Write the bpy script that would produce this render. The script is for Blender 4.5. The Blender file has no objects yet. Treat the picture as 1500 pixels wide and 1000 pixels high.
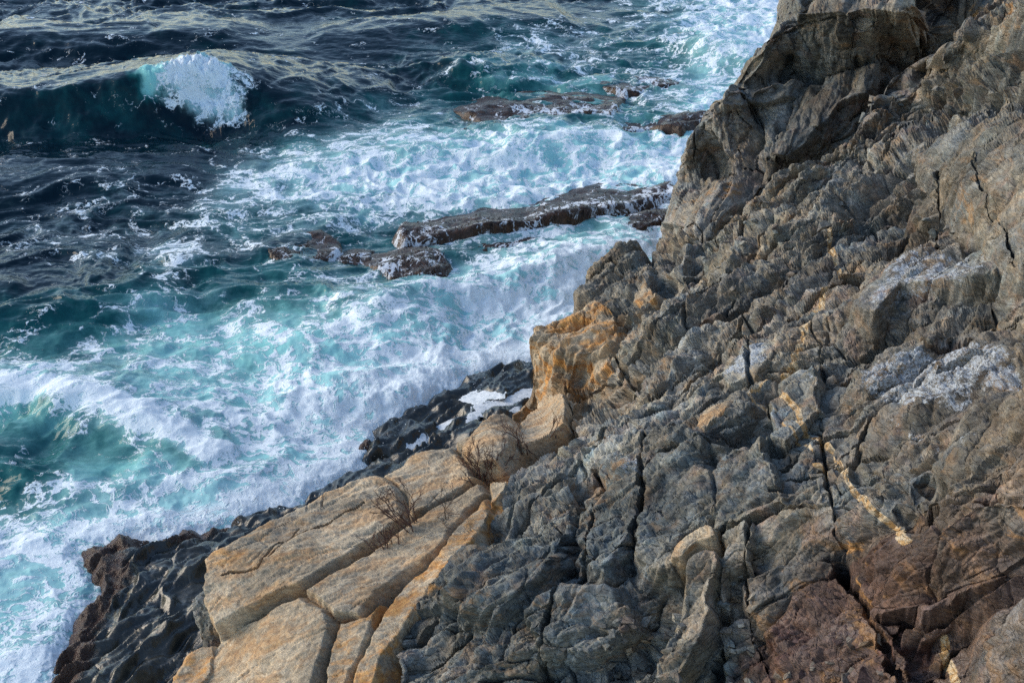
import bpy, math, random
import numpy as np

random.seed(7)
SC = bpy.context.scene
COL = SC.collection

# ------------------------------------------------------------------ camera, sky, sun, exposure
CAM_H = 14.0
PITCH = math.radians(27.0)
FPX = 50.0 / 36.0 * 1500.0
cam = bpy.data.cameras.new('camera')
cam.lens = 50.0
cam.sensor_width = 36.0
cam.clip_end = 5000.0
cam_o = bpy.data.objects.new('camera', cam)
cam_o.location = (0, 0, CAM_H)
cam_o.rotation_euler = (math.pi / 2 - PITCH, 0, 0)
COL.objects.link(cam_o)
SC.camera = cam_o

SUN_EL = math.radians(24.0)
SUN_AZ = math.radians(-72.0)          # measured from +Y towards +X
world = bpy.data.worlds.new('World')
SC.world = world
world.use_nodes = True
wn = world.node_tree
bg = wn.nodes['Background']
sky = wn.nodes.new('ShaderNodeTexSky')
sky.sky_type = 'NISHITA'
sky.sun_disc = False
sky.sun_elevation = SUN_EL
sky.sun_rotation = SUN_AZ
sky.air_density = 1.0
sky.dust_density = 0.3
sky.ozone_density = 1.2
wn.links.new(sky.outputs[0], bg.inputs[0])
bg.inputs[1].default_value = 0.15
sun = bpy.data.lights.new('sun', 'SUN')
sun.energy = 1.5
sun.angle = math.radians(35.0)
sun.color = (1.0, 0.83, 0.62)
sun_o = bpy.data.objects.new('sun', sun)
sun_o.rotation_euler = (math.pi / 2 - SUN_EL, 0, math.pi - SUN_AZ)
COL.objects.link(sun_o)
SC.view_settings.view_transform = 'Standard'
SC.view_settings.look = 'None'
SC.view_settings.gamma = 1.0
SC.view_settings.exposure = 0.86
SC.view_settings.use_curve_mapping = False
SC.cycles.use_denoising = False

# ------------------------------------------------------------------ helpers
cP, sP = math.cos(PITCH), math.sin(PITCH)


def ray(px, py):
    a = (np.asarray(px, float) - 750.0) / FPX
    b = (500.0 - np.asarray(py, float)) / FPX
    return a, cP + b * sP, -sP + b * cP


def at_z(px, py, z):
    dx, dy, dz = ray(px, py)
    t = (np.asarray(z, float) - CAM_H) / dz
    return np.stack([dx * t, dy * t, CAM_H + dz * t], -1)


def project(P):
    x, y, z = P[..., 0], P[..., 1], P[..., 2] - CAM_H
    f = y * cP - z * sP
    u = y * sP + z * cP
    return 750 + FPX * x / f, 500 - FPX * u / f, f


def _h(ix, iy, seed):
    h = (ix.astype(np.int64) * 374761393 + iy.astype(np.int64) * 668265263 + seed * 974711) & 0xFFFFFFFF
    h = ((h ^ (h >> 13)) * 1274126177) & 0xFFFFFFFF
    h = ((h ^ (h >> 16)) * 2246822519) & 0xFFFFFFFF
    h = h ^ (h >> 15)
    return (h & 0xFFFFFF).astype(np.float64) / float(0xFFFFFF)


def gnoise(x, y, seed=0):
    x0 = np.floor(x); y0 = np.floor(y)
    fx = x - x0; fy = y - y0
    ix = x0.astype(np.int64); iy = y0.astype(np.int64)
    ux = fx * fx * fx * (fx * (fx * 6 - 15) + 10)
    uy = fy * fy * fy * (fy * (fy * 6 - 15) + 10)

    def g(i, j):
        a = _h(ix + i, iy + j, seed) * 2 * math.pi
        return np.cos(a) * (fx - i) + np.sin(a) * (fy - j)
    a = g(0, 0) * (1 - ux) + g(1, 0) * ux
    b = g(0, 1) * (1 - ux) + g(1, 1) * ux
    return (a * (1 - uy) + b * uy) * 1.5


def fbm(x, y, octv=4, seed=0, gain=0.5):
    s = 0; a = 1.0; t = 0
    for o in range(octv):
        s = s + a * gnoise(x * 2 ** o + 17.3 * o, y * 2 ** o - 9.1 * o, seed + o)
        t += a; a *= gain
    return s / t


def ridged(x, y, octv=4, seed=0, gain=0.5):
    s = 0; a = 1.0; t = 0
    for o in range(octv):
        n = 1 - np.abs(gnoise(x * 2 ** o + 5.3 * o, y * 2 ** o + 3.7 * o, seed + o)) * 1.6
        s = s + a * n; t += a; a *= gain
    return s / t


def facet(x, y, seed, flat=0.3, k=1.3, tilt=0.55, off=0.35):
    """angular broken rock: the upper hull of tilted, bevelled blocks on a jittered lattice"""
    x0 = np.floor(x).astype(np.int64); y0 = np.floor(y).astype(np.int64)
    best = np.full(x.shape, -9.0); bid = np.zeros(x.shape, np.int64); sec = np.full(x.shape, -9.0)
    for i in (-1, 0, 1):
        for j in (-1, 0, 1):
            cx = x0 + i; cy = y0 + j
            dx = x - (cx + 0.1 + 0.8 * _h(cx, cy, seed)); dy = y - (cy + 0.1 + 0.8 * _h(cx, cy, seed + 1))
            th = _h(cx, cy, seed + 2) * math.pi
            c = np.cos(th); s = np.sin(th)
            a = np.abs(dx * c + dy * s); b = np.abs(-dx * s + dy * c) * (0.8 + 0.6 * _h(cx, cy, seed + 3))
            d3 = np.abs((a + b)) * 0.75
            m = np.maximum(np.maximum(a, b), d3)
            h = off * (_h(cx, cy, seed + 4) - 0.5) + tilt * ((_h(cx, cy, seed + 5) - 0.5) * dx + (_h(cx, cy, seed + 6) - 0.5) * dy) * 2 \
                + np.minimum(0, k * (flat - m))
            up = h > best
            sec = np.where(up, best, np.maximum(sec, h))
            best = np.where(up, h, best)
            bid = np.where(up, ((cx & 1023) << 10) | (cy & 1023), bid)
    return best, bid, best - sec


def sdf(x, y, poly):
    """signed distance, positive inside"""
    poly = np.asarray(poly, float)
    d = np.full(x.shape, 1e9); ins = np.zeros(x.shape, bool)
    n = len(poly)
    for i in range(n):
        ax, ay = poly[i]; bx, by = poly[(i + 1) % n]
        ex, ey = bx - ax, by - ay
        t = np.clip(((x - ax) * ex + (y - ay) * ey) / (ex * ex + ey * ey + 1e-12), 0, 1)
        d = np.minimum(d, (x - ax - ex * t) ** 2 + (y - ay - ey * t) ** 2)
        if abs(ey) > 1e-12:
            cr = ((ay > y) != (by > y)) & (x < ex * (y - ay) / ey + ax)
            ins ^= cr
    d = np.sqrt(d)
    return np.where(ins, d, -d)


def dpoly(x, y, pts, closed=False):
    """distance to a polyline and the parameter 0..1 along it"""
    pts = np.asarray(pts, float)
    d = np.full(x.shape, 1e9); par = np.zeros(x.shape); side = np.zeros(x.shape)
    n = len(pts) - 1
    for i in range(n):
        ax, ay = pts[i]; bx, by = pts[i + 1]
        ex, ey = bx - ax, by - ay
        t = np.clip(((x - ax) * ex + (y - ay) * ey) / (ex * ex + ey * ey + 1e-12), 0, 1)
        q = np.hypot(x - ax - ex * t, y - ay - ey * t)
        c = (x - ax) * ey - (y - ay) * ex
        up = q < d
        d = np.where(up, q, d); par = np.where(up, (i + t) / n, par); side = np.where(up, np.sign(c), side)
    return d, par, side


def sstep(a, b, x):
    t = np.clip((x - a) / (b - a), 0, 1)
    return t * t * (3 - 2 * t)


def tps(pts, vals):
    pts = np.asarray(pts, float) / 500.0; vals = np.asarray(vals, float); n = len(pts)
    r = np.hypot(pts[:, None, 0] - pts[None, :, 0], pts[:, None, 1] - pts[None, :, 1])
    K = np.where(r > 0, r * r * np.log(r + 1e-12), 0) + np.eye(n) * 1e-4
    Pm = np.c_[np.ones(n), pts]
    A = np.block([[K, Pm], [Pm.T, np.zeros((3, 3))]])
    w = np.linalg.solve(A, np.r_[vals, 0, 0, 0])

    def f(x, y):
        x = np.asarray(x, float) / 500.0; y = np.asarray(y, float) / 500.0
        s = w[n] + w[n + 1] * x + w[n + 2] * y
        for i in range(n):
            q = (x - pts[i, 0]) ** 2 + (y - pts[i, 1]) ** 2
            s = s + w[i] * 0.5 * q * np.log(q + 1e-12)
        return s
    return f


def mesh(name, V, F, mat, parent=None, smooth=False, attrs=None, cols=None):
    V = np.asarray(V, np.float32); F = np.asarray(F, np.int32)
    me = bpy.data.meshes.new(name)
    n, m, k = len(V), len(F), F.shape[1]
    me.vertices.add(n); me.vertices.foreach_set('co', V.ravel())
    me.loops.add(m * k); me.loops.foreach_set('vertex_index', F.ravel())
    me.polygons.add(m)
    me.polygons.foreach_set('loop_start', np.arange(0, m * k, k, dtype=np.int32))
    me.polygons.foreach_set('use_smooth', np.full(m, smooth, bool))
    me.update(calc_edges=True)
    for a, v in (attrs or {}).items():
        at = me.attributes.new(a, 'FLOAT', 'POINT'); at.data.foreach_set('value', np.asarray(v, np.float32))
    for a, v in (cols or {}).items():
        at = me.attributes.new(a, 'FLOAT_COLOR', 'POINT')
        at.data.foreach_set('color', np.c_[v, np.ones(len(v))].astype(np.float32).ravel())
    me.materials.append(mat)
    ob = bpy.data.objects.new(name, me)
    COL.objects.link(ob)
    if parent is not None:
        ob.parent = parent
    return ob


def sub(V, F, attrs, cols):
    """compact a face subset"""
    used = np.unique(F)
    inv = np.zeros(len(V), np.int64); inv[used] = np.arange(len(used))
    return V[used], inv[F], {k: v[used] for k, v in attrs.items()}, {k: v[used] for k, v in cols.items()}


def grid_quads(nr, nc):
    i = np.arange(nr * nc).reshape(nr, nc)
    return np.stack([i[:-1, :-1], i[1:, :-1], i[1:, 1:], i[:-1, 1:]], -1).reshape(-1, 4)


def empty(name, loc=(0, 0, 0)):
    o = bpy.data.objects.new(name, None)
    o.location = loc
    o.empty_display_size = 0.2
    COL.objects.link(o)
    return o


def tag(o, label=None, cat=None, group=None, kind=None):
    for k, v in (('label', label), ('category', cat), ('group', group), ('kind', kind)):
        if v:
            o[k] = v
    return o


# ------------------------------------------------------------------ materials
class NT:
    def __init__(s, name):
        s.m = bpy.data.materials.new(name); s.m.use_nodes = True
        s.t = s.m.node_tree; s.b = s.t.nodes['Principled BSDF']

    def n(s, typ, **kw):
        nd = s.t.nodes.new('ShaderNode' + typ)
        for k, v in kw.items():
            if k.startswith('i_'):
                s.put(nd.inputs[k[2:].replace('_', ' ')], v)
            else:
                setattr(nd, k, v)
        return nd

    def put(s, sock, v):
        if hasattr(v, 'is_linked') or isinstance(v, bpy.types.NodeSocket):
            s.t.links.new(v, sock)
        else:
            sock.default_value = v

    def math(s, op, a, b=None, c=None, clamp=False):
        nd = s.t.nodes.new('ShaderNodeMath'); nd.operation = op; nd.use_clamp = clamp
        for i, v in enumerate((a, b, c)):
            if v is not None:
                s.put(nd.inputs[i], v)
        return nd.outputs[0]

    def vmath(s, op, a, b=None, scale=None):
        nd = s.t.nodes.new('ShaderNodeVectorMath'); nd.operation = op
        s.put(nd.inputs[0], a)
        if b is not None:
            s.put(nd.inputs[1], b)
        if scale is not None:
            s.put(nd.inputs['Scale'], scale)
        return nd.outputs[0]

    def attr(s, name, col=False):
        nd = s.n('Attribute', attribute_name=name)
        return nd.outputs['Color' if col else 'Fac']

    def noise(s, vec, scale, detail=4, rough=0.55, col=False, dist=0.0):
        nd = s.n('TexNoise'); s.put(nd.inputs['Vector'], vec)
        nd.inputs['Scale'].default_value = scale; nd.inputs['Detail'].default_value = detail
        nd.inputs['Roughness'].default_value = rough; nd.inputs['Distortion'].default_value = dist
        return nd.outputs['Color' if col else 'Fac']

    def vor(s, vec, scale, feat='F1', rnd=1.0, out='Distance'):
        nd = s.n('TexVoronoi', feature=feat); s.put(nd.inputs['Vector'], vec)
        nd.inputs['Scale'].default_value = scale; nd.inputs['Randomness'].default_value = rnd
        return nd.outputs[out]

    def ramp(s, fac, lo, hi, a=0.0, b=1.0, smooth=True):
        nd = s.n('MapRange', interpolation_type='SMOOTHSTEP' if smooth else 'LINEAR')
        s.put(nd.inputs[0], fac)
        for i, v in ((1, lo), (2, hi), (3, a), (4, b)):
            s.put(nd.inputs[i], v)
        return nd.outputs[0]

    def mix(s, fac, a, b, blend='MIX'):
        nd = s.n('Mix', data_type='RGBA', blend_type=blend)
        s.put(nd.inputs[0], fac); s.put(nd.inputs[6], a); s.put(nd.inputs[7], b)
        return nd.outputs[2]

    def bump(s, h, strength, dist, nrm=None):
        nd = s.n('Bump'); s.put(nd.inputs['Height'], h)
        nd.inputs['Strength'].default_value = strength; nd.inputs['Distance'].default_value = dist
        if nrm is not None:
            s.put(nd.inputs['Normal'], nrm)
        return nd.outputs[0]

    def pos(s):
        return s.n('NewGeometry').outputs['Position']

    def mapped(s, vec, scale=(1, 1, 1), rot=(0, 0, 0)):
        nd = s.n('Mapping'); s.put(nd.inputs['Vector'], vec)
        nd.inputs['Scale'].default_value = scale; nd.inputs['Rotation'].default_value = rot
        return nd.outputs[0]


def C(r, g, b):
    return (r, g, b, 1.0)


def rock_material():
    t = NT('weathered_rock')
    p = t.pos()
    warp = t.vmath('ADD', p, t.vmath('SCALE', t.noise(p, 1.3, 3, col=True), scale=0.5))
    strat = t.mapped(warp, (1.0, 1.0, 3.0), (0.55, -0.45, 0.5))
    tint = t.attr('tint', True)
    n1 = t.noise(warp, 1.7, 6, 0.62)
    n2 = t.noise(strat, 5.0, 6, 0.65)
    n3 = t.noise(p, 34.0, 4, 0.7)
    v = t.math('MULTIPLY', t.ramp(n1, 0.3, 0.72, 0.72, 1.30), t.ramp(n2, 0.28, 0.72, 0.66, 1.36))
    v = t.math('MULTIPLY', v, t.ramp(n3, 0.3, 0.7, 0.72, 1.28))
    comb = t.n('CombineXYZ'); [t.put(comb.inputs[i], v) for i in range(3)]
    col = t.mix(1.0, tint, comb.outputs[0], 'MULTIPLY')
    # cool blue-green and purple-brown mineral patches
    cool = t.ramp(t.noise(warp, 2.3, 5, 0.6), 0.5, 0.68, 0, 0.5)
    col = t.mix(cool, col, t.mix(1.0, col, C(0.78, 1.0, 1.12), 'MULTIPLY'))
    pur = t.ramp(t.noise(t.vmath('ADD', warp, (13, 7, 3)), 1.9, 5, 0.6), 0.54, 0.7, 0, 0.7)
    col = t.mix(pur, col, t.mix(1.0, col, C(1.12, 0.84, 0.78), 'MULTIPLY'))
    # rust
    rn = t.noise(t.vmath('ADD', strat, (3, 31, 5)), 1.6, 6, 0.65)
    rust = t.math('MULTIPLY', t.ramp(rn, 0.52, 0.66), t.attr('rust'), clamp=True)
    col = t.mix(rust, col, t.mix(n3, C(0.34, 0.16, 0.045), C(0.44, 0.25, 0.09)))
    # pale lichen
    ln = t.math('ADD', t.noise(p, 8.0, 6, 0.78), t.math('MULTIPLY', t.vor(warp, 7.0), -0.12))
    lich = t.ramp(t.math('ADD', ln, t.math('MULTIPLY', t.attr('lichen'), 0.35)), 0.66, 0.74)
    lich = t.math('MULTIPLY', lich, t.ramp(t.attr('lichen'), 0.02, 0.2), clamp=True)
    lich = t.math('MULTIPLY', lich, t.ramp(t.noise(p, 28, 3, 0.6), 0.38, 0.55, 0.25, 0.9))
    col = t.mix(lich, col, C(0.42, 0.46, 0.50))
    # mineral vein
    vein = t.ramp(t.math('ADD', t.attr('vein'), t.math('MULTIPLY', t.math('SUBTRACT', t.noise(p, 7, 6, 0.75), 0.5), 1.2)), 0.36, 0.52)
    vein = t.math('MULTIPLY', vein, t.ramp(t.attr('vein'), 0.05, 0.25))
    col = t.mix(vein, col, t.mix(t.ramp(t.noise(p, 14, 4), 0.4, 0.62), C(0.44, 0.27, 0.11), C(0.58, 0.47, 0.31)))
    t.put(t.b.inputs['Base Color'], col)
    wet = t.attr('wet')
    t.put(t.b.inputs['Roughness'], t.math('SUBTRACT', t.ramp(n3, 0.3, 0.7, 0.62, 0.85), t.math('MULTIPLY', wet, 0.45)))
    t.b.inputs['Specular IOR Level'].default_value = 0.35
    h = t.math('ADD', t.math('MULTIPLY', n2, 0.5), t.math('MULTIPLY', n3, 0.35))
    crk = t.ramp(t.vor(strat, 4.0, 'DISTANCE_TO_EDGE'), 0.0, 0.03, -0.5, 0.0)
    chipa = t.n('SeparateColor', i_Color=t.vor(strat, 8.0, out='Color')).outputs[0]
    chipb = t.n('SeparateColor', i_Color=t.vor(t.vmath('ADD', strat, (5, 1, 2)), 19.0, out='Color')).outputs[0]
    h = t.math('ADD', t.math('MULTIPLY', n2, 0.25), t.math('MULTIPLY', n3, 0.30))
    h = t.math('ADD', h, crk)
    h = t.math('ADD', h, t.math('ADD', t.math('MULTIPLY', chipa, 0.55), t.math('MULTIPLY', chipb, 0.32)))
    t.put(t.b.inputs['Normal'], t.bump(h, 0.85, 0.035))
    return t.m


def granite_material():
    t = NT('pale_granite')
    p = t.pos()
    warp = t.vmath('ADD', p, t.vmath('SCALE', t.noise(p, 1.1, 3, col=True), scale=0.6))
    strat = t.mapped(warp, (1.0, 2.6, 3.0), (0.2, -0.2, -0.62))
    tint = t.attr('tint', True)
    n1 = t.noise(warp, 1.2, 5, 0.6)
    n2 = t.noise(strat, 6.0, 6, 0.65)
    n3 = t.noise(p, 60.0, 3, 0.75)
    v = t.math('MULTIPLY', t.ramp(n1, 0.3, 0.7, 0.72, 1.22), t.ramp(n2, 0.3, 0.7, 0.68, 1.28))
    v = t.math('MULTIPLY', v, t.ramp(n3, 0.32, 0.68, 0.62, 1.35))
    comb = t.n('CombineXYZ'); [t.put(comb.inputs[i], v) for i in range(3)]
    col = t.mix(1.0, tint, comb.outputs[0], 'MULTIPLY')
    rn = t.noise(t.vmath('ADD', strat, (3, 31, 5)), 1.1, 6, 0.65)
    rust = t.math('MULTIPLY', t.ramp(rn, 0.42, 0.62), t.attr('rust'), clamp=True)
    col = t.mix(rust, col, t.mix(t.ramp(n2, 0.35, 0.65), C(0.38, 0.165, 0.045), C(0.60, 0.32, 0.10)))
    grey = t.ramp(t.noise(t.vmath('ADD', warp, (9, 2, 4)), 0.9, 6, 0.7), 0.45, 0.62, 0, 0.85)
    col = t.mix(grey, col, t.mix(1.0, col, C(0.66, 0.70, 0.76), 'MULTIPLY'))
    t.put(t.b.inputs['Base Color'], col)
    t.b.inputs['Roughness'].default_value = 0.85
    t.b.inputs['Specular IOR Level'].default_value = 0.3
    h = t.math('ADD', t.math('MULTIPLY', n2, 0.6), t.math('MULTIPLY', n3, 0.3))
    t.put(t.b.inputs['Normal'], t.bump(h, 0.7, 0.03))
    return t.m


def wet_material():
    t = NT('wet_dark_rock')
    p = t.pos()
    n1 = t.noise(p, 1.4, 6, 0.6)
    n2 = t.noise(t.mapped(p, (1, 2.4, 1), (0, 0, -0.6)), 5.0, 6, 0.6)
    col = t.mix(t.ramp(n1, 0.35, 0.65), C(0.014, 0.018, 0.019), C(0.038, 0.038, 0.030))
    col = t.mix(t.ramp(n2, 0.5, 0.7, 0, 0.7), col, C(0.072, 0.066, 0.046))
    weed = t.ramp(t.math('ADD', t.attr('weed'), t.math('MULTIPLY', t.math('SUBTRACT', t.noise(p, 3, 6, 0.7), 0.5), 0.9)), 0.4, 0.6)
    wn_ = t.noise(p, 22, 4, 0.7)
    col = t.mix(weed, col, t.mix(wn_, C(0.014, 0.007, 0.004), C(0.105, 0.048, 0.026)))
    t.put(t.b.inputs['Base Color'], col)
    t.put(t.b.inputs['Roughness'], t.ramp(n2, 0.3, 0.7, 0.12, 0.36))
    h = t.math('ADD', t.math('ADD', t.math('MULTIPLY', n2, 0.35), t.math('MULTIPLY', t.noise(p, 30, 3, 0.7), 0.08)), t.math('MULTIPLY', t.math('MULTIPLY', wn_, weed), 1.2))
    t.put(t.b.inputs['Normal'], t.bump(h, 0.9, 0.05))
    return t.m


def sea_material():
    t = NT('sea_water')
    p = t.pos()
    flat = t.vmath('MULTIPLY', p, (0.85, 0.9, 0.9))
    w1 = t.vmath('SCALE', t.vmath('SUBTRACT', t.noise(flat, 0.55, 4, 0.55, col=True), (0.5, 0.5, 0.5)), scale=2.6)
    w2 = t.vmath('SCALE', t.vmath('SUBTRACT', t.noise(flat, 2.6, 4, 0.6, col=True), (0.5, 0.5, 0.5)), scale=0.55)
    q = t.vmath('ADD', flat, t.vmath('ADD', w1, w2))
    D = t.attr('foam'); A = t.attr('air')
    fq = t.mapped(q, (0.62, 1.25, 0.9), (0, 0, 0.22))
    e1 = t.ramp(t.vor(q, 1.0, 'DISTANCE_TO_EDGE'), 0.0, 0.42, 0, 1, False)
    e2 = t.ramp(t.vor(fq, 3.2, 'DISTANCE_TO_EDGE'), 0.0, 0.40, 0, 1, False)
    e3 = t.ramp(t.vor(fq, 9.0, 'DISTANCE_TO_EDGE'), 0.0, 0.40, 0, 1, False)
    nz = t.noise(fq, 1.5, 6, 0.60)
    nf = t.noise(fq, 9.0, 5, 0.65)
    net = t.math('ADD', t.math('MULTIPLY', e1, 0.42), t.math('ADD', t.math('MULTIPLY', e2, 0.42), t.math('MULTIPLY', e3, 0.30)))
    nn = t.math('ADD', t.math('MULTIPLY', t.math('SUBTRACT', nz, 0.5), 1.5), t.math('MULTIPLY', t.math('SUBTRACT', nf, 0.5), 0.4))
    x = t.math('SUBTRACT', t.math('SUBTRACT', t.math('MULTIPLY', D, 0.66), 0.05), t.math('ADD', net, nn))
    f = t.ramp(x, -0.10, 0.12)
    # thick aerated wash: soft and milky
    soft = t.math('SUBTRACT', t.math('MULTIPLY', D, 1.05), t.math('ADD', t.math('MULTIPLY', nz, 1.05), t.math('MULTIPLY', nf, 0.22)))
    milk = t.ramp(soft, -0.45, 0.45, 0, 0.94)
    an = t.math('ADD', A, t.math('MULTIPLY', t.math('SUBTRACT', t.noise(q, 0.8, 5, 0.55), 0.5), 0.8))
    base = t.mix(t.ramp(an, 0.0, 0.5), C(0.002, 0.013, 0.022), C(0.008, 0.085, 0.092))
    base = t.mix(t.ramp(an, 0.35, 0.9), base, C(0.25, 0.60, 0.57))
    base = t.mix(milk, base, t.mix(t.ramp(soft, 0.15, 0.6), C(0.42, 0.70, 0.73), C(0.74, 0.86, 0.89)))
    col = t.mix(f, base, C(0.80, 0.88, 0.91))
    t.put(t.b.inputs['Base Color'], col)
    t.put(t.b.inputs['Roughness'], t.ramp(t.math('MAXIMUM', f, t.math('MULTIPLY', milk, 0.7)), 0.0, 0.6, 0.10, 0.8))
    t.b.inputs['IOR'].default_value = 1.333
    t.b.inputs['Specular IOR Level'].default_value = 0.22
    rip = t.noise(t.mapped(p, (1.0, 1.9, 1.0), (0, 0, 0.15)), 3.2, 3, 0.5)
    h = t.math('ADD', t.math('MULTIPLY', rip, 0.75), t.math('MULTIPLY', f, t.math('ADD', 0.3, t.math('MULTIPLY', nf, 0.8))))
    t.put(t.b.inputs['Normal'], t.bump(h, 0.5, 0.07))
    return t.m


def simple(name, col, rough=0.7, var=0.3, scale=20.0):
    t = NT(name); p = t.pos()
    n = t.noise(p, scale, 4, 0.6)
    a = C(*[c * (1 - var) for c in col]); b = C(*[min(1, c * (1 + var)) for c in col])
    t.put(t.b.inputs['Base Color'], t.mix(t.ramp(n, 0.3, 0.7), a, b))
    t.b.inputs['Roughness'].default_value = rough
    return t.m


def foam_material():
    t = NT('foam'); p = t.pos()
    n = t.noise(p, 9.0, 5, 0.7)
    t.put(t.b.inputs['Base Color'], t.mix(t.ramp(n, 0.3, 0.6), C(0.42, 0.48, 0.52), C(0.74, 0.78, 0.80)))
    t.b.inputs['Roughness'].default_value = 0.7
    t.put(t.b.inputs['Normal'], t.bump(n, 0.6, 0.04))
    return t.m


M_ROCK = rock_material()
M_GRAN = granite_material()
M_WET = wet_material()
M_SEA = sea_material()
M_FOAM = foam_material()
M_TWIG = simple('bare_twigs', (0.075, 0.036, 0.026), 0.8, 0.4, 40)
M_TWIG2 = simple('grey_twigs', (0.12, 0.085, 0.06), 0.8, 0.4, 40)
M_WEED = simple('brown_seaweed', (0.030, 0.016, 0.008), 0.6, 0.5, 9)

# ------------------------------------------------------------------ the cliff: macro form
SURVEY = [
    # granite ledge
    (298, 825, 2.2), (330, 940, 1.6), (400, 768, 2.35), (480, 732, 2.45), (560, 708, 2.55), (660, 662, 2.7),
    (745, 618, 2.85), (828, 582, 3.0), (440, 862, 2.45), (600, 770, 2.65), (706, 708, 2.9), (250, 1000, 1.3),
    (400, 950, 2.1), (480, 960, 2.35), (560, 900, 2.6), (640, 850, 2.85), (830, 628, 3.15), (350, 1100, 1.7), (550, 1100, 2.3),
    (200, 1100, .7),
    # buttress and pinnacle
    (786, 588, 1.2), (782, 505, 2.55), (800, 473, 2.85), (808, 526, 2.5), (850, 535, 2.7), (850, 572, 2.1), (890, 535, 3.0),
    (874, 446, 3.05), (850, 416, 3.0), (870, 388, 3.2), (914, 354, 3.5), (950, 390, 3.45), (940, 440, 3.5), (905, 500, 3.2), (840, 455, 2.9),
    # main slope
    (720, 740, 3.0), (780, 700, 3.25), (870, 610, 3.45), (920, 560, 3.75), (960, 480, 3.85), (1000, 430, 4.1), (1020, 380, 4.2),
    (700, 850, 3.2), (660, 1000, 2.9), (800, 850, 3.6), (900, 700, 4.0), (1000, 550, 4.3), (1000, 700, 4.5), (950, 850, 4.0),
    (850, 1000, 3.2), (1000, 1000, 3.6), (700, 1100, 2.8), (1000, 1100, 3.4), (1100, 430, 4.75), (1100, 550, 4.9), (1100, 700, 5.0),
    (1100, 800, 4.7), (1100, 900, 4.2), (1250, 330, 5.6), (1250, 430, 5.7), (1250, 550, 5.7), (1250, 650, 5.6), (1240, 760, 5.5),
    (1250, 850, 4.9), (1250, 1000, 4.5), (1250, 1100, 4.3),
    # ramp ridge
    (985, 420, 3.9), (1060, 330, 4.65), (1130, 265, 5.2), (1200, 205, 5.85), (1270, 150, 6.5), (1340, 80, 7.2), (1420, 25, 7.9), (1480, -30, 8.3),
    (970, 352, 3.4), (1000, 342, 3.9), (1012, 375, 4.05), (1560, -120, 9.0),
    # upper right masses
    (1400, 60, 7.7), (1500, 20, 8.5), (1400, 150, 6.6), (1330, 165, 6.3), (1480, 160, 7.2), (1350, 205, 6.6), (1420, 190, 7.1), (1500, 195, 7.6),
    (1400, 260, 6.9), (1380, 330, 6.2), (1450, 300, 7.2), (1500, 400, 7.2), (1420, 390, 6.5), (1500, 300, 7.5), (1350, 400, 6.3),
    (1400, 480, 6.6), (1500, 540, 7.1), (1400, 620, 6.5), (1330, 690, 6.1), (1480, 640, 7.1), (1400, 720, 6.6), (1480, 780, 6.6),
    (1350, 850, 5.75), (1400, 920, 5.5), (1470, 880, 6.05), (1500, 950, 6.15), (1400, 1000, 5.5), (1600, 0, 9.3), (1650, 300, 8.8),
    (1650, 600, 8.2), (1650, 900, 7.6), (1500, 1100, 5.8), (1700, 1150, 7.4), (1500, -100, 9.0),
]
SURVEY_HEAD = [
    # gully behind the ramp and headland face
    (1010, 340, 3.6), (1050, 300, 3.9), (1110, 235, 4.3), (1180, 185, 4.75), (1255, 125, 5.4), (1320, 60, 6.15), (1385, 10, 6.8),
    (970, 342, 2.1), (985, 292, 2.9), (1000, 232, 3.8), (1012, 192, 4.5), (1055, 140, 5.25), (1062, 112, 5.6), (1092, 82, 5.95),
    (1122, 46, 6.3), (1162, 26, 6.55), (1168, 2, 6.65), (1260, 2, 6.95), (1345, 12, 7.0), (1250, 28, 6.85), (1340, 32, 6.85),
    (1175, 30, 6.5), (1180, 108, 5.3), (1250, 105, 5.55), (1310, 70, 6.0), (1175, -60, 7.0), (1300, -60, 7.4), (1080, 200, 4.4), (1040, 260, 3.6),
    (1080, 370, 3.2), (1150, 310, 3.5), (1290, 190, 4.5), (1360, 130, 5.1), (1440, 60, 5.9), (1560, 20, 6.5), (1010, 430, 2.3), (955, 430, 1.6),
    (1560, -200, 8.6), (1300, -200, 8.5), (1190, -200, 8.1), (940, 300, 2.0), (1100, 0, 6.4),
]
OUTLINE = [(150, 1150), (215, 1010), (255, 985), (285, 935), (288, 880), (302, 862), (298, 820), (345, 791), (400, 765), (478, 728), (520, 712), (560, 703), (585, 690),
           (612, 668), (662, 658), (690, 640), (745, 613), (790, 592), (786, 588), (779, 505), (798, 472), (834, 456), (838, 440), (850, 414), (870, 384),
           (900, 368), (914, 351), (930, 357), (946, 378), (953, 388), (956, 372), (968, 350), (978, 310), (985, 288), (1000, 228), (1010, 190), (1030, 165), (1050, 142), (1060, 110),
           (1090, 80), (1120, 44), (1150, 26), (1166, 18), (1168, -2), (1172, -60), (1190, -200), (1900, -200), (1900, 1250), (150, 1250)]
OUTLINE_MAIN = OUTLINE[:OUTLINE.index((956, 372))] + [(957, 373), (968, 350), (1000, 338), (1024, 352), (1060, 327), (1095, 293), (1130, 262), (1165, 234), (1200, 202), (1235, 172),
                (1270, 146), (1305, 112), (1340, 76), (1380, 46), (1420, 20), (1480, -35), (1560, -110), (1640, -220), (1900, -220), (1900, 1250), (150, 1250)]
i_ = OUTLINE.index((968, 350))
OUTLINE_HEAD = [(930, 440), (950, 400)] + OUTLINE[i_:OUTLINE.index((1190, -200)) + 1] + [(1600, -200), (1600, 60), (1440, 110), (1360, 180), (1290, 240), (1220, 300), (1150, 360), (1080, 420), (1010, 460)]
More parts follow.
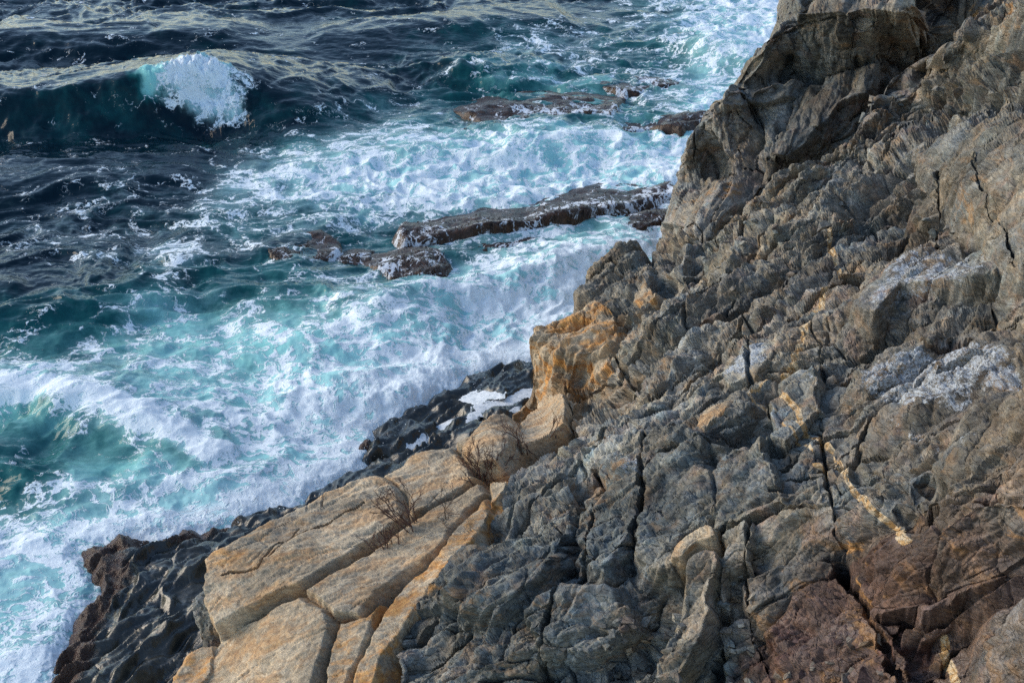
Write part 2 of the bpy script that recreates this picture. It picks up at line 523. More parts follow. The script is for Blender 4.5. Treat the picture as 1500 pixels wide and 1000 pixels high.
BLOCKS = [
    # pale granite ledge
    ('g', [(298, 820), (345, 791), (400, 765), (478, 728), (520, 712), (560, 703), (590, 728), (597, 765), (520, 812), (440, 858), (418, 866), (332, 935), (312, 890)], 0.16, 0.3, 3.2, .16, .25),
    ('g', [(566, 703), (612, 668), (662, 658), (688, 690), (699, 704), (672, 727), (606, 762), (599, 726)], 0.18, 0.25, 3.2, .18, .25),
    ('g', [(670, 652), (690, 640), (745, 613), (760, 632), (752, 655), (732, 682), (704, 686), (692, 680)], 0.14, 0.2, 3, .15, .3),
    ('g', [(768, 616), (796, 592), (826, 576), (832, 600), (829, 628), (795, 652), (768, 656), (760, 646)], 0.16, 0.2, 3, .12, .3),
    ('g', [(448, 866), (530, 820), (630, 753), (704, 710), (712, 722), (662, 774), (648, 798), (618, 828), (584, 848), (554, 872), (530, 901), (494, 901), (474, 886)], 0.10, 0.3, 3, .16, .25),
    ('o', [(664, 782), (712, 730), (717, 755), (690, 790), (660, 825), (640, 850), (602, 905), (560, 960), (540, 1060), (503, 1060), (522, 984), (562, 902), (592, 857), (625, 834)], 0.06, 0.1, 3, .14, .35),
    ('g', [(332, 936), (440, 872), (474, 892), (487, 915), (474, 955), (458, 1010), (450, 1090), (210, 1090), (290, 975)], 0.06, 0.3, 3, .14, .25),
    ('o', [(500, 912), (540, 905), (556, 886), (540, 935), (512, 985), (488, 1080), (468, 1080), (484, 955)], 0.05, 0.2, 3, .12, .3),
    ('o', [(252, 990), (275, 962), (300, 950), (318, 948), (312, 985), (285, 1020), (250, 1020)], 0.14, 0.2, 3, .08, .4),
    ('m', [(286, 935), (289, 882), (303, 868), (312, 900), (328, 932), (305, 950)], 0.14, 0.2, 3, .06, .6),
    ('o', [(720, 712), (742, 706), (744, 722), (722, 742)], 0.10, 0.2, 3, .05, .4),
    # buttress and pinnacle
    ('o', [(779, 504), (798, 472), (840, 457), (876, 446), (900, 462), (908, 490), (895, 515), (850, 532), (808, 527)], 0.22, 0.35, 2.2, .10, .45),
    ('o', [(783, 520), (808, 530), (850, 536), (892, 520), (893, 540), (872, 560), (850, 574), (800, 588), (785, 588)], 0.06, 0.3, 3.5, .06, .5),
    ('m', [(836, 455), (850, 414), (870, 385), (902, 369), (925, 384), (950, 400), (962, 440), (942, 462), (900, 470), (876, 446)], 0.20, 0.1, 2.2, .14, .9),
    ('m', [(902, 372), (914, 351), (930, 357), (952, 386), (955, 402), (930, 388)], 0.22, 0.2, 3, .06, .7),
    ('o', [(930, 425), (950, 418), (968, 432), (960, 446), (938, 456), (924, 446)], 0.20, 0.1, 3, .12, .4),
    ('m', [(954, 374), (970, 346), (1004, 340), (1008, 372), (1003, 408), (984, 418), (968, 402)], 0.20, 0.2, 2.5, .1, .8),
    ('g', [(1022, 628), (1040, 606), (1080, 590), (1066, 606), (1034, 632)], 0.10, 0.2, 3, .05, .4),
    # upper right masses
    ('m', [(1322, 118), (1345, 90), (1400, 62), (1450, 48), (1560, 20), (1660, 0), (1660, 170), (1500, 172), (1440, 160), (1380, 150), (1330, 132)], 0.42, 0.2, 4, .06, 1.0),
    ('m', [(1430, 70), (1500, 50), (1560, 40), (1560, 90), (1500, 84), (1440, 96)], 0.62, 0.3, 4, .03, .6),
    ('m', [(1330, 215), (1360, 204), (1420, 200), (1470, 195), (1520, 200), (1560, 320), (1500, 400), (1450, 380), (1430, 330), (1420, 300), (1390, 290), (1350, 250)], 0.26, 0.45, 4, .05, .45),
    ('m', [(1392, 188), (1400, 170), (1440, 166), (1500, 170), (1560, 176), (1560, 205), (1470, 200), (1410, 202)], 0.40, 0.2, 4, .04, .9),
    ('m', [(1386, 250), (1424, 246), (1440, 300), (1448, 316), (1424, 330), (1392, 318)], 0.16, 0.5, 5, .03, .3),
    ('m', [(1404, 330), (1432, 318), (1448, 338), (1420, 356), (1402, 346)], 0.14, 0.5, 5, .03, .3),
    ('m', [(1420, 358), (1450, 340), (1470, 366), (1480, 388), (1440, 380)], 0.14, 0.5, 5, .03, .4),
    ('l', [(1292, 400), (1330, 374), (1380, 366), (1436, 376), (1462, 392), (1452, 412), (1380, 420), (1320, 425), (1280, 470), (1252, 462)], 0.20, 0.4, 3.5, .06, .4),
    ('m', [(1330, 300), (1376, 285), (1384, 320), (1350, 330), (1330, 322)], 0.22, 0.2, 3, .06, .5),
    # lower right masses
    ('m', [(1230, 790), (1240, 745), (1272, 712), (1290, 690), (1330, 672), (1372, 650), (1420, 597), (1450, 580), (1500, 545), (1640, 480), (1640, 820), (1500, 862), (1420, 890), (1350, 925), (1290, 925), (1255, 870)], 0.26, 0.2, 3.2, .12, 1.0),
    ('r', [(1380, 800), (1440, 770), (1500, 760), (1500, 830), (1440, 880), (1400, 905), (1370, 880)], 0.45, 0.4, 4, .04, .7),
    ('r', [(1432, 1000), (1440, 950), (1462, 910), (1500, 880), (1640, 840), (1640, 1080), (1420, 1080)], 0.42, 0.3, 3, .08, .7),
    ('r', [(1112, 905), (1150, 880), (1200, 868), (1245, 860), (1280, 915), (1320, 985), (1330, 1080), (1190, 1080), (1160, 1000), (1140, 950)], 0.34, 0.4, 3.5, .05, .8),
    ('m', [(1012, 884), (1022, 845), (1042, 824), (1060, 828), (1062, 850), (1056, 900), (1030, 960), (1000, 1010), (970, 1010), (985, 960)], 0.46, 0.5, 5, .03, .3),
    ('m', [(1100, 860), (1140, 846), (1200, 838), (1226, 842), (1220, 856), (1170, 875), (1110, 900), (1098, 886)], 0.30, 0.4, 4, .04, .5),
    ('m', [(1064, 802), (1072, 776), (1100, 776), (1104, 800), (1100, 840), (1070, 850)], 0.30, 0.4, 5, .03, .5),
    ('m', [(1106, 782), (1150, 752), (1214, 736), (1228, 800), (1222, 822), (1160, 835), (1108, 836)], 0.12, 0.4, 4, .04, .5),
    ('g', [(996, 818), (1012, 800), (1040, 784), (1056, 790), (1056, 804), (1030, 812), (1004, 836), (994, 834)], 0.38, 0.3, 4, .04, .4),
    ('m', [(1126, 590), (1150, 572), (1192, 586), (1196, 604), (1150, 650), (1130, 640)], 0.12, 0.4, 4, .03, .3),
    ('m', [(1140, 560), (1190, 540), (1200, 560), (1200, 600), (1168, 590), (1138, 574)], 0.16, 0.4, 4, .04, .4),
    ('l', [(1052, 556), (1090, 520), (1130, 498), (1132, 520), (1110, 550), (1070, 566)], 0.10, 0.4, 3, .04, .3),
    # chiselled blue-grey face
    ('b', [(664, 850), (700, 800), (760, 745), (830, 700), (850, 720), (840, 780), (800, 850), (740, 905), (680, 895)], 0.28, 0.2, 3, .08, .9),
    ('b', [(852, 752), (872, 700), (900, 672), (930, 640), (946, 650), (940, 720), (925, 790), (890, 840), (858, 828)], 0.20, 0.25, 3, .06, .8),
    ('b', [(946, 660), (980, 636), (1030, 640), (1040, 700), (1050, 760), (1000, 790), (990, 840), (950, 840), (940, 760)], 0.22, 0.25, 3, .06, .8),
    ('b', [(1048, 650), (1110, 640), (1130, 690), (1150, 740), (1100, 762), (1056, 775), (1050, 700)], 0.18, 0.25, 3, .05, .7),
    ('b', [(780, 905), (830, 870), (900, 880), (930, 920), (880, 965), (800, 960)], 0.26, 0.2, 3, .06, .9),
]
BLOCKS_HEAD = [
    # headland
    ('d', [(1168, 4), (1190, -20), (1260, -14), (1300, -4), (1350, 10), (1352, 24), (1330, 30), (1290, 22), (1240, 20), (1200, 30), (1172, 34)], 0.38, 0.55, 4.5, .03, .25),
    ('d', [(1172, 36), (1205, 30), (1245, 22), (1256, 60), (1252, 98), (1225, 106), (1195, 112), (1168, 104)], 0.16, 0.5, 5, .03, .4),
    ('d', [(1292, 26), (1336, 30), (1334, 44), (1300, 56), (1286, 54)], 0.26, 0.5, 4, .03, .3),
    ('d', [(1248, 62), (1280, 52), (1285, 78), (1262, 92), (1246, 92)], 0.25, 0.5, 4, .03, .3),
    ('m', [(1068, 135), (1100, 120), (1160, 122), (1182, 122), (1172, 140), (1130, 152), (1080, 166), (1062, 156)], 0.26, 0.4, 4, .05, .5),
    ('d', [(1180, 126), (1225, 112), (1282, 98), (1286, 112), (1280, 136), (1240, 150), (1200, 190), (1165, 200), (1150, 180)], 0.24, 0.45, 4, .05, .5),
    ('d', [(1132, 206), (1140, 198), (1160, 196), (1190, 196), (1182, 214), (1160, 236), (1130, 232)], 0.30, 0.5, 4, .03, .2),
    ('m', [(978, 330), (986, 270), (1002, 250), (1040, 256), (1062, 272), (1040, 310), (1000, 330)], 0.12, 0.3, 4, .1, .5),
]
CRACKS = [
    ([(1000, 410), (1080, 345), (1160, 280), (1240, 215), (1320, 150)], .05, .22), ([(1020, 432), (1100, 372), (1180, 305), (1260, 240), (1330, 190)], .04, .2),
    ([(1060, 350), (1140, 276), (1220, 206), (1300, 136), (1400, 60)], .04, .18), ([(900, 545), (1000, 455), (1100, 385), (1200, 322)], .05, .22),
    ([(870, 640), (960, 572), (1060, 495), (1150, 440)], .05, .24), ([(1150, 462), (1250, 402), (1330, 368)], .05, .25), ([(760, 760), (860, 668), (960, 600), (1060, 556)], .045, .2),
    ([(1200, 640), (1290, 596), (1380, 540), (1500, 480)], .045, .2), ([(1130, 720), (1230, 672), (1320, 640), (1420, 590)], .05, .22),
    ([(1200, 600), (1206, 680), (1216, 740), (1228, 800), (1236, 850)], .03, .25), ([(1124, 590), (1126, 640), (1140, 655)], .05, .35),
    ([(1062, 780), (1064, 840), (1060, 900), (1050, 1010)], .07, .5), ([(1100, 770), (1096, 860), (1110, 950), (1150, 1040)], .04, .3),
    ([(1228, 830), (1262, 900), (1300, 960), (1335, 1020)], .05, .3), ([(1290, 925), (1360, 930), (1420, 905), (1470, 872), (1510, 850)], .06, .4),
    ([(1180, 470), (1196, 500), (1200, 540)], .04, .3), ([(1310, 480), (1360, 490), (1420, 478), (1500, 440)], .06, .35),
    ([(1240, 740), (1180, 742), (1100, 770), (1060, 790)], .04, .25), ([(1370, 250), (1372, 300), (1368, 350), (1375, 372)], .045, .25),
    ([(1428, 246), (1436, 290), (1450, 330), (1470, 360), (1490, 400)], .035, .25), ([(1090, 450), (1094, 500), (1100, 560)], .05, .3),
    ([(900, 520), (940, 560), (930, 610)], .05, .25), ([(840, 570), (834, 640), (828, 660)], .05, .5),
    ([(870, 690), (868, 760), (850, 840)], .05, .3), ([(942, 640), (944, 720), (930, 800)], .05, .3), ([(790, 1000), (800, 930), (830, 860), (860, 830)], .05, .35),
    ([(1280, 170), (1240, 200), (1180, 230)], .05, .2), ([(1300, 140), (1390, 168), (1500, 176)], .10, .5), ([(1330, 700), (1400, 730), (1500, 690)], .04, .2),
    ([(1300, 740), (1330, 770), (1400, 740), (1500, 745)], .05, .25), ([(940, 700), (990, 660), (1060, 640)], .035, .18),
    ([(478, 728), (480, 748)], .02, .12), ([(330, 850), (380, 838), (410, 800), (480, 775), (540, 742)], .025, .14), ([(440, 780), (400, 822)], .02, .1),
]
GREY = (.190, .184, .158); BLUE = (.132, .142, .132); WARM = (.215, .195, .155); BROWN = (.130, .112, .092); RED = (.098, .060, .052)
DARK = (.066, .076, .072); PALE = (.290, .270, .220); RUSTY = (.26, .17, .085)
ANCH = [(720, 800, BLUE), (780, 860, BLUE), (900, 760, BLUE), (880, 900, GREY), (1000, 700, BLUE), (1000, 900, WARM), (960, 960, GREY), (760, 720, PALE), (850, 650, PALE),
        (900, 600, WARM), (960, 560, GREY), (940, 500, GREY), (1000, 480, GREY), (1050, 430, BROWN), (1000, 420, PALE), (1040, 360, WARM), (1100, 330, WARM), (1130, 500, WARM),
        (1100, 600, GREY), (1060, 560, WARM), (1150, 680, GREY), (1180, 420, BROWN), (1150, 460, BROWN), (1200, 350, GREY), (1260, 320, WARM), (1300, 260, BROWN), (1220, 560, GREY),
        (1300, 560, BROWN), (1380, 560, BROWN), (1350, 450, BROWN), (1430, 420, GREY), (1330, 390, GREY), (1450, 300, WARM), (1400, 270, GREY), (1350, 350, BROWN), (1400, 220, GREY),
        (1440, 130, DARK), (1350, 160, DARK), (1420, 80, GREY), (1480, 40, WARM), (1320, 120, WARM), (1250, 190, PALE), (1180, 250, PALE), (1100, 310, PALE), (1040, 350, PALE),
        (1230, 70, DARK), (1180, 70, DARK), (1300, 60, BROWN), (1280, 8, PALE), (1330, 16, PALE), (1240, 4, PALE), (1200, 60, DARK), (1245, 92, DARK), (1190, 95, DARK), (1270, 62, DARK), (1220, 35, DARK), (1130, 80, WARM), (1090, 110, GREY), (1120, 150, GREY), (1200, 150, DARK), (1250, 130, DARK),  # headland block's lit top and shaded green-grey face painted as pale and dark tints
        (1060, 200, GREY), (1080, 220, RED), (1020, 250, WARM), (1010, 290, WARM), (1150, 210, BLUE), (1250, 160, RED), (1310, 100, RED), (1380, 20, RED), (1000, 320, WARM),
        (880, 410, WARM), (920, 370, WARM), (850, 480, RUSTY), (820, 560, RUSTY), (870, 520, WARM), (980, 380, WARM),
        (1150, 800, GREY), (1200, 800, BROWN), (1270, 740, WARM), (1300, 720, GREY), (1400, 680, GREY), (1480, 600, BROWN), (1350, 780, BROWN), (1280, 830, RED), (1250, 860, RED),
        (1400, 830, RED), (1480, 760, BROWN), (1480, 850, RED), (1200, 920, RED), (1150, 980, RED), (1280, 980, RED), (1350, 960, RED), (1400, 1000, BROWN), (1480, 950, BROWN), (1110, 880, BROWN),
        (1030, 900, WARM), (1050, 980, DARK), (920, 1000, GREY), (700, 960, DARK), (800, 980, DARK), (640, 990, GREY)]


def build_mass(survey, Nv, outline, xr, yr, blocks, STEP, ngran, jscale):
    ZM = tps([s_[:2] for s_ in survey], [s_[2] for s_ in survey])
    Nv = np.array(Nv, float); Nv /= np.linalg.norm(Nv)
    Uv = np.array([-Nv[1], Nv[0], 0.0]); Uv /= np.linalg.norm(Uv)
    Vv = np.cross(Nv, Uv)
    def macro(px, py):
        return at_z(px, py, np.clip(ZM(px, py), -1.5, 11.0))


    def uv_of(pts):
        P = macro(np.array([p[0] for p in pts], float), np.array([p[1] for p in pts], float))
        return np.c_[P @ Uv, P @ Vv]


    gx = np.arange(xr[0], xr[1], STEP); gy = np.arange(yr[0], yr[1], STEP)
    GX, GY = np.meshgrid(gx, gy)
    nr, nc = GX.shape
    PX, PY = GX.ravel(), GY.ravel()
    rock_s0 = sdf(PX, PY, outline)
    keep = rock_s0 > -70
    sel = np.nonzero(keep)[0]
    px, py = PX[sel], PY[sel]
    M0 = macro(px, py)
    u = M0 @ Uv; v = M0 @ Vv; w0 = M0 @ Nv

    # strata frame in the slope plane
    a0, a1 = uv_of([(950, 400), (1400, 30)] if ngran else [(1090, 260), (1130, 60)])
    sd = (a1 - a0) / np.linalg.norm(a1 - a0)
    v3 = v + .25 * w0
    su = u * sd[0] + v3 * sd[1]; sv = -u * sd[1] + v3 * sd[0]
    wu = fbm(u * 0.5, v * 0.5, 3, 11); wv = fbm(u * 0.5 + 31, v * 0.5, 3, 12)

    # zones (soft masks over the slope)
    def zone(poly, soft=0.25):
        q = uv_of(poly)
        return sstep(-soft, soft, sdf(u + wu * 0.25, v + wv * 0.25, q))


    # large fractured joints of the slope itself
    jx = (su / (3.0 * jscale) + wu * 0.22); jy = (sv / (1.15 * jscale) + wv * 0.25)
    f0, id0, gap0 = facet(jx, jy, 3, 0.36, 1.3, 0.46, 0.40)
    if not ngran:
        f0, id0, gap0 = facet(su / 1.15 + wu * .1, sv / .85 + wv * .1, 9, 0.40, 2.4, 0.85, 0.75)
    wmat = w0 + (0.55 if ngran else .34) * f0 + 0.0 - .15 * np.clip(1 - gap0 / .03, 0, 1)
    zg = zone([(240, 1090), (298, 815), (480, 725), (660, 655), (830, 572), (836, 640), (760, 690), (722, 745), (690, 792), (640, 856), (600, 910), (545, 1090)], 0.05) if ngran else u * 0
    wmat = np.where(zg > .5, w0 - .85 + .04 * f0, wmat)
    bid = id0 + 100000
    W = wmat.copy()
    rough = np.full(u.shape, 1.0)
    kindw = np.zeros(u.shape, np.int32)        # 0 slope, else block index + 1
    for bi, (kind, poly, lift, flatn, k, rnd, rg) in enumerate(blocks):
        q = uv_of(poly)
        lo = q.min(0) - 1.0; hi = q.max(0) + 1.0
        ii = np.nonzero((u > lo[0]) & (u < hi[0]) & (v > lo[1]) & (v < hi[1]))[0]
        if not len(ii):
            continue
        uu, vv = u[ii], v[ii]
        s = sdf(uu + 0.05 * fbm(uu * 2.2, vv * 2.2, 3, 40 + bi), vv + 0.05 * fbm(uu * 2.2 + 9, vv * 2.2, 3, 80 + bi), q)
        s = s + (0.005 if kind in 'go' else 0.03)
        rnd = rnd * (.32 if kind in 'go' else .5)
        lift = lift * (1.0 if ngran else 1.35)
        k = k * (1.0 if ngran else 1.4)
        ins = s > 0
        A = np.c_[np.ones(len(ii)), uu, vv]
        if ins.sum() > 20:
            co, *_ = np.linalg.lstsq(A[ins], w0[ii][ins], rcond=None)
            top = w0[ii] * (1 - min(.9, flatn + .2)) + (A @ co) * min(.9, flatn + .2) + lift
        else:
            top = w0[ii] + lift
        prof = np.where(s < 0, k * s - k * rnd / 2, np.where(s < rnd, -k * (rnd - s) ** 2 / (2 * rnd), 0))
        wb = top + np.maximum(prof, -2.5)
        up = wb > W[ii]
        jj = ii[up]
        W[jj] = wb[up]; bid[jj] = bi + 1; rough[jj] = rg; kindw[jj] = bi + 1

    gran_i = [i + 1 for i, b in enumerate(blocks) if b[0] in 'go' and i < ngran]
    granite = (np.isin(kindw, gran_i)) | ((zg > 0.5) & (kindw == 0))
    rough = np.where(granite, np.minimum(rough, 0.35), rough)

    full = np.zeros(nr * nc); msk = np.zeros(nr * nc); full[sel] = W; msk[sel] = 1

    def box(a, r=5):
        a = a.reshape(nr, nc)
        for ax in (0, 1):
            c_ = np.cumsum(np.concatenate([np.zeros_like(a.take([0], ax)), a], ax), ax)
            n_ = a.shape[ax]; i1 = np.minimum(np.arange(n_) + r + 1, n_); i0 = np.maximum(np.arange(n_) - r, 0)
            a = c_.take(i1, ax) - c_.take(i0, ax)
        return a
    Wsm = (box(full, 7) / np.maximum(box(msk, 7), 1e-6)).ravel()[sel]

    # deep joints traced on the slope
    for ln, wd, dp in CRACKS:
        q = uv_of(ln)
        lo = q.min(0) - .6; hi = q.max(0) + .6
        ii = np.nonzero((u > lo[0]) & (u < hi[0]) & (v > lo[1]) & (v < hi[1]))[0]
        if len(ii):
            d, _, sdn = dpoly(u[ii] + 0.10 * fbm(u[ii] * 1.8, v[ii] * 1.8, 4, 77), v[ii] + 0.10 * fbm(u[ii] * 1.8 + 7, v[ii] * 1.8, 4, 78), q)
            vr = sstep(-0.45, 0.35, fbm(u[ii] * 1.1, v[ii] * 1.1, 3, 79))
            W[ii] -= dp * (0.25 + 0.75 * vr) * np.clip(1.25 - d / (wd * (0.3 + 0.45 * vr)), 0, 1)

    # finer breakage: angular chips in falling sizes
    wx = u + 0.22 * wu; wy = v + .28 * Wsm + 0.22 * wv
    ax_ = (wx * sd[0] + wy * sd[1]); ay_ = (-wx * sd[1] + wy * sd[0])
    mod = 0.55 + 0.9 * sstep(-0.25, 0.35, fbm(u * 0.7, v * 0.7, 3, 55))
    det = np.zeros(u.shape)
    chip = np.ones((len(u), 3))
    far_k = 1.0 if ngran else 1.8
    for sc_, amp, asp, sdn in ((0.95, 0.36, 2.4, 21), (0.45, 0.46, 2.6, 22), (0.21, 0.58, 2.0, 23), (0.10, 0.58, 1.6, 24), (0.05, 0.50, 1.3, 25)):
        m_ = mod if sdn < 23 else 0.5 + 0.9 * sstep(-0.3, 0.3, fbm(u * 1.6, v * 1.6, 3, 56 + sdn))
        sc_ = sc_ * far_k
        fv, cid, gp = facet(ax_ / (sc_ * asp) + 3.1 * sdn, ay_ / sc_ + 1.7 * sdn, sdn * 7, 0.44, 2.6, 0.75, 0.55)
        det += sc_ * amp * fv * m_
        ca, cb = cid & 1023, cid >> 10
        if sdn == 21:
            cid21 = cid
        amt = {21: .20, 22: .30, 23: .34, 24: .30, 25: .2}[sdn]
        chip *= 1 + amt * (_h(ca, cb, sdn + 400) - .5)[:, None] + .10 * (_h(ca, cb, sdn + 500) - .5)[:, None] * np.array((1.0, 0.0, -1.2))
        if sc_ > .08:
            det -= sc_ * .20 * np.clip(1 - gp / .045, 0, 1) * sstep(-.2, .2, fbm(u * 1.1 + sdn, v * 1.1, 3, 140 + sdn))
    for per, amp, sdn in ((0.62, .22, 95), (0.24, .12, 96), (0.11, .05, 97)):
        ph = ay_ / per + 1.1 * fbm(ax_ * .45 / per ** .5, ay_ * .8 / per ** .5, 3, sdn)
        fr = ph - np.floor(ph)
        det += amp * (np.minimum(fr * 1.25, (1 - fr) * 5) - .5) * sstep(-.15, .25, fbm(u * .9 + sdn, v * .9, 3, sdn + 5))
    gs = fbm(u * 2.0, v * 2.0, 5, 61) * 0.05 + (ridged(u * 1.1 + v * 0.8, (v - 0.75 * u) * 4.0, 4, 62) - 0.6) * 0.05 + fbm(u * 14, v * 14, 3, 63) * 0.012
    Wb = W.copy()
    DET = np.where(granite, (gs + det * 0.16) * .9, det * (np.maximum(rough, .5) if ngran else np.maximum(rough, .6) * 1.15))

    # the whole mass drops away behind its outline
    q = uv_of(outline)
    so = sdf(u + 0.06 * fbm(u * 2.5, v * 2.5, 3, 71), v + 0.06 * fbm(u * 2.5 + 5, v * 2.5, 3, 72), q)
    W = W - 3.2 * np.maximum(0, -so - 0.0) - 0.10 * np.clip(1 - so / 0.15, 0, 1) ** 2
    zup = zone([(1310, 130), (1400, 40), (1640, -60), (1640, 200), (1480, 190), (1380, 180)], .5)
    # breakage stands out square to the local face
    full[sel] = Wb
    bm = np.maximum(box(msk), 1e-6)
    gW = box(full) / bm
    gU = np.zeros(nr * nc); gU[sel] = u; gV = np.zeros(nr * nc); gV[sel] = v
    gU = box(gU) / bm; gV = box(gV) / bm
    Pb = gU[..., None] * Uv + gV[..., None] * Vv + gW[..., None] * Nv
    nl = np.cross(np.gradient(Pb, axis=1), np.gradient(Pb, axis=0)).reshape(-1, 3)[sel]
    nl /= np.linalg.norm(nl, axis=1)[:, None] + 1e-12
    nl *= np.sign(nl @ Nv)[:, None]
    ok = (nl @ Nv > .12) & (box(msk).ravel()[sel] > 118)
    if ngran:
        DET = DET * np.clip(M0[:, 1] / 14.0, .95, 1.6)
    DET = DET * np.clip((nl @ Nv) / .5, .3 if ngran else .6, 1)
    nd = np.where(ok[:, None], .3 * Nv + .7 * nl, Nv)
    nd /= np.linalg.norm(nd, axis=1)[:, None]
    PR = u[:, None] * Uv + v[:, None] * Vv + W[:, None] * Nv + DET[:, None] * nd * .68 * (1 + .6 * zup[:, None])

    apx = px + 26 * wu; apy = py + 26 * wv
    num = np.zeros((len(u), 3)); den = np.zeros(len(u))
    for x, y, c in ANCH:
        wgt = 1.0 / (((apx - x) ** 2 + (apy - y) ** 2) / 400.0 + 1.0) ** 2
        num += wgt[:, None] * np.array(c); den += wgt
    tint = num / den[:, None] * 1.05
    inv_ = np.unique(cid21, return_inverse=True)[1]
    cn_ = np.bincount(inv_)
    tint = .4 * tint + .6 * np.stack([np.bincount(inv_, tint[:, k]) / cn_ for k in range(3)], 1)[inv_]
    cellr = _h(id0 & 1023, id0 >> 10, 5)
    tint = tint * (0.82 + 0.36 * cellr)[:, None] * chip
    gtint = np.array((.46, .375, .26)) * (0.9 + 0.25 * fbm(u * .6, v * .6, 3, 5))[:, None]
    ogr = np.array([0] + [1 if b[0] == 'o' else 0 for b in blocks])[kindw]
    gmask = granite | (np.array([0] + [1 if b[0] in 'go' else 0 for b in blocks])[kindw] > 0)
    tint = np.where(gmask[:, None], gtint, tint)
    rust = (0.22 if ngran else .10) + 0.25 * sstep(0.0, 0.5, fbm(u * .5, v * .5, 2, 99))
    rust = np.where(gmask, 0.45 + 0.5 * ogr, rust)
    for pol, val in (([(1230, 760), (1300, 780), (1320, 930), (1250, 900)], 1.0), ([(1110, 900), (1240, 850), (1330, 1000), (1150, 1040)], .55), ([(1340, 800), (1500, 740), (1500, 860), (1400, 900)], .5), ([(1400, 0), (1500, 0), (1500, 60), (1430, 60)], .8), ([(1000, 250), (1080, 270), (1070, 320), (990, 310)], .9),
                     ([(780, 480), (900, 440), (900, 540), (790, 590)], 1.0), ([(640, 840), (720, 735), (745, 705), (725, 780), (600, 920)], 1.0),
                     ([(298, 815), (420, 755), (420, 790), (340, 850)], .8), ([(1000, 800), (1060, 785), (1060, 815), (1000, 835)], .9)):
        rust = np.maximum(rust, val * zone(pol, .15))
    lich = np.zeros(len(u))
    for pol, val in (([(1255, 545), (1330, 500), (1400, 495), (1480, 505), (1475, 550), (1420, 560), (1390, 595), (1290, 600)], .95), ([(1300, 620), (1350, 610), (1380, 640), (1330, 655)], .6),
                     ([(1056, 560), (1090, 520), (1132, 495), (1128, 530), (1095, 556)], 1.0), ([(1290, 400), (1340, 375), (1450, 380), (1440, 415), (1330, 430), (1270, 470)], .75),
                     ([(1180, 535), (1196, 535), (1196, 560), (1180, 560)], .9), ([(1330, 660), (1420, 610), (1440, 650), (1350, 700)], .5), ([(920, 675), (945, 675), (945, 700), (920, 700)], .9)):
        lich = np.maximum(lich, val * zone(pol, .2))
    vein = np.zeros(len(u))
    for ln, wd in (([(1094, 574), (1110, 580), (1126, 578), (1150, 586), (1168, 604), (1166, 620), (1190, 632), (1210, 648), (1230, 680), (1246, 702), (1252, 718), (1275, 745), (1305, 772), (1330, 800)], .048),
                   ([(1128, 602), (1150, 626), (1180, 645), (1208, 678)], .022), ([(1180, 474), (1172, 500), (1162, 530), (1148, 542)], .075), ([(1218, 350), (1222, 390), (1206, 425), (1190, 455)], .05),
                   ([(1098, 570), (1124, 552)], .03), ([(1380, 940), (1386, 960), (1394, 1000)], .06), ([(1214, 330), (1216, 365)], .06)):
        d, _, _ = dpoly(u + .08 * wu + .03 * fbm(u * 5, v * 5, 3, 31), v + .08 * wv, uv_of(ln))
        vein = np.maximum(vein, np.clip(1.25 - d / (wd * .85), 0, 1))
    wet = np.clip(1.0 - (PR[:, 2] - 0.3) / 1.2, 0, 1) * 0.8 + 0.75 * zone([(1100, 880), (1280, 860), (1400, 870), (1500, 900), (1500, 1000), (1120, 1020)], .3) * sstep(.1, .5, fbm(u, v, 3, 8) + .3)

    idx = -np.ones(nr * nc, np.int64); idx[sel] = np.arange(len(sel))
    Q = grid_quads(nr, nc)
    Q = idx[Q]
    Q = Q[(Q >= 0).all(1)]
    Q = Q[(PR[Q][:, :, 2].max(1) > -0.9)]
    fid = bid[Q[:, 0]]
    fg = granite[Q[:, 0]]
    ATT = {'rust': rust, 'lichen': lich, 'vein': vein, 'wet': np.clip(wet, 0, 1)}
    CLS = {'tint': tint}
    ids, cnt = np.unique(fid[~fg], return_counts=True)
    order = ids[np.argsort(-cnt)]
    big = [i for i, c_ in zip(ids, cnt) if c_ > 260]
    rest = ~fg & ~np.isin(fid, big)

    return dict(P=PR, Q=Q, fid=fid, fg=fg, att=ATT, col=CLS, big=big, blocks=blocks)


NAMES = {'g': 'granite_block', 'o': 'orange_rock_block', 'm': 'rock_block', 'd': 'dark_rock_block', 'l': 'lichen_rock_slab', 'r': 'red_rock_block', 'b': 'blue_grey_rock_slab'}


def piece(name, R, fmask, par, mat):
    Vs, Fs, at, cl = sub(R['P'], R['Q'][fmask], R['att'], R['col'])
    return mesh(name, Vs, Fs, mat, par, attrs=at, cols=cl)


def emit(R, root_name, label, cat):
    fid, fg, big = R['fid'], R['fg'], R['big']
    root = tag(piece(root_name, R, ~fg & ~np.isin(fid, big), None, M_ROCK), label, cat, kind='structure')
    for i in big:
        m = (fid == i) & ~fg
        if i >= 100000:
            piece('rock_slab', R, m, root, M_ROCK)
        else:
            k_ = R['blocks'][i - 1][0]
            piece(NAMES[k_], R, m, root, M_GRAN if k_ in 'go' else M_ROCK)
    return root


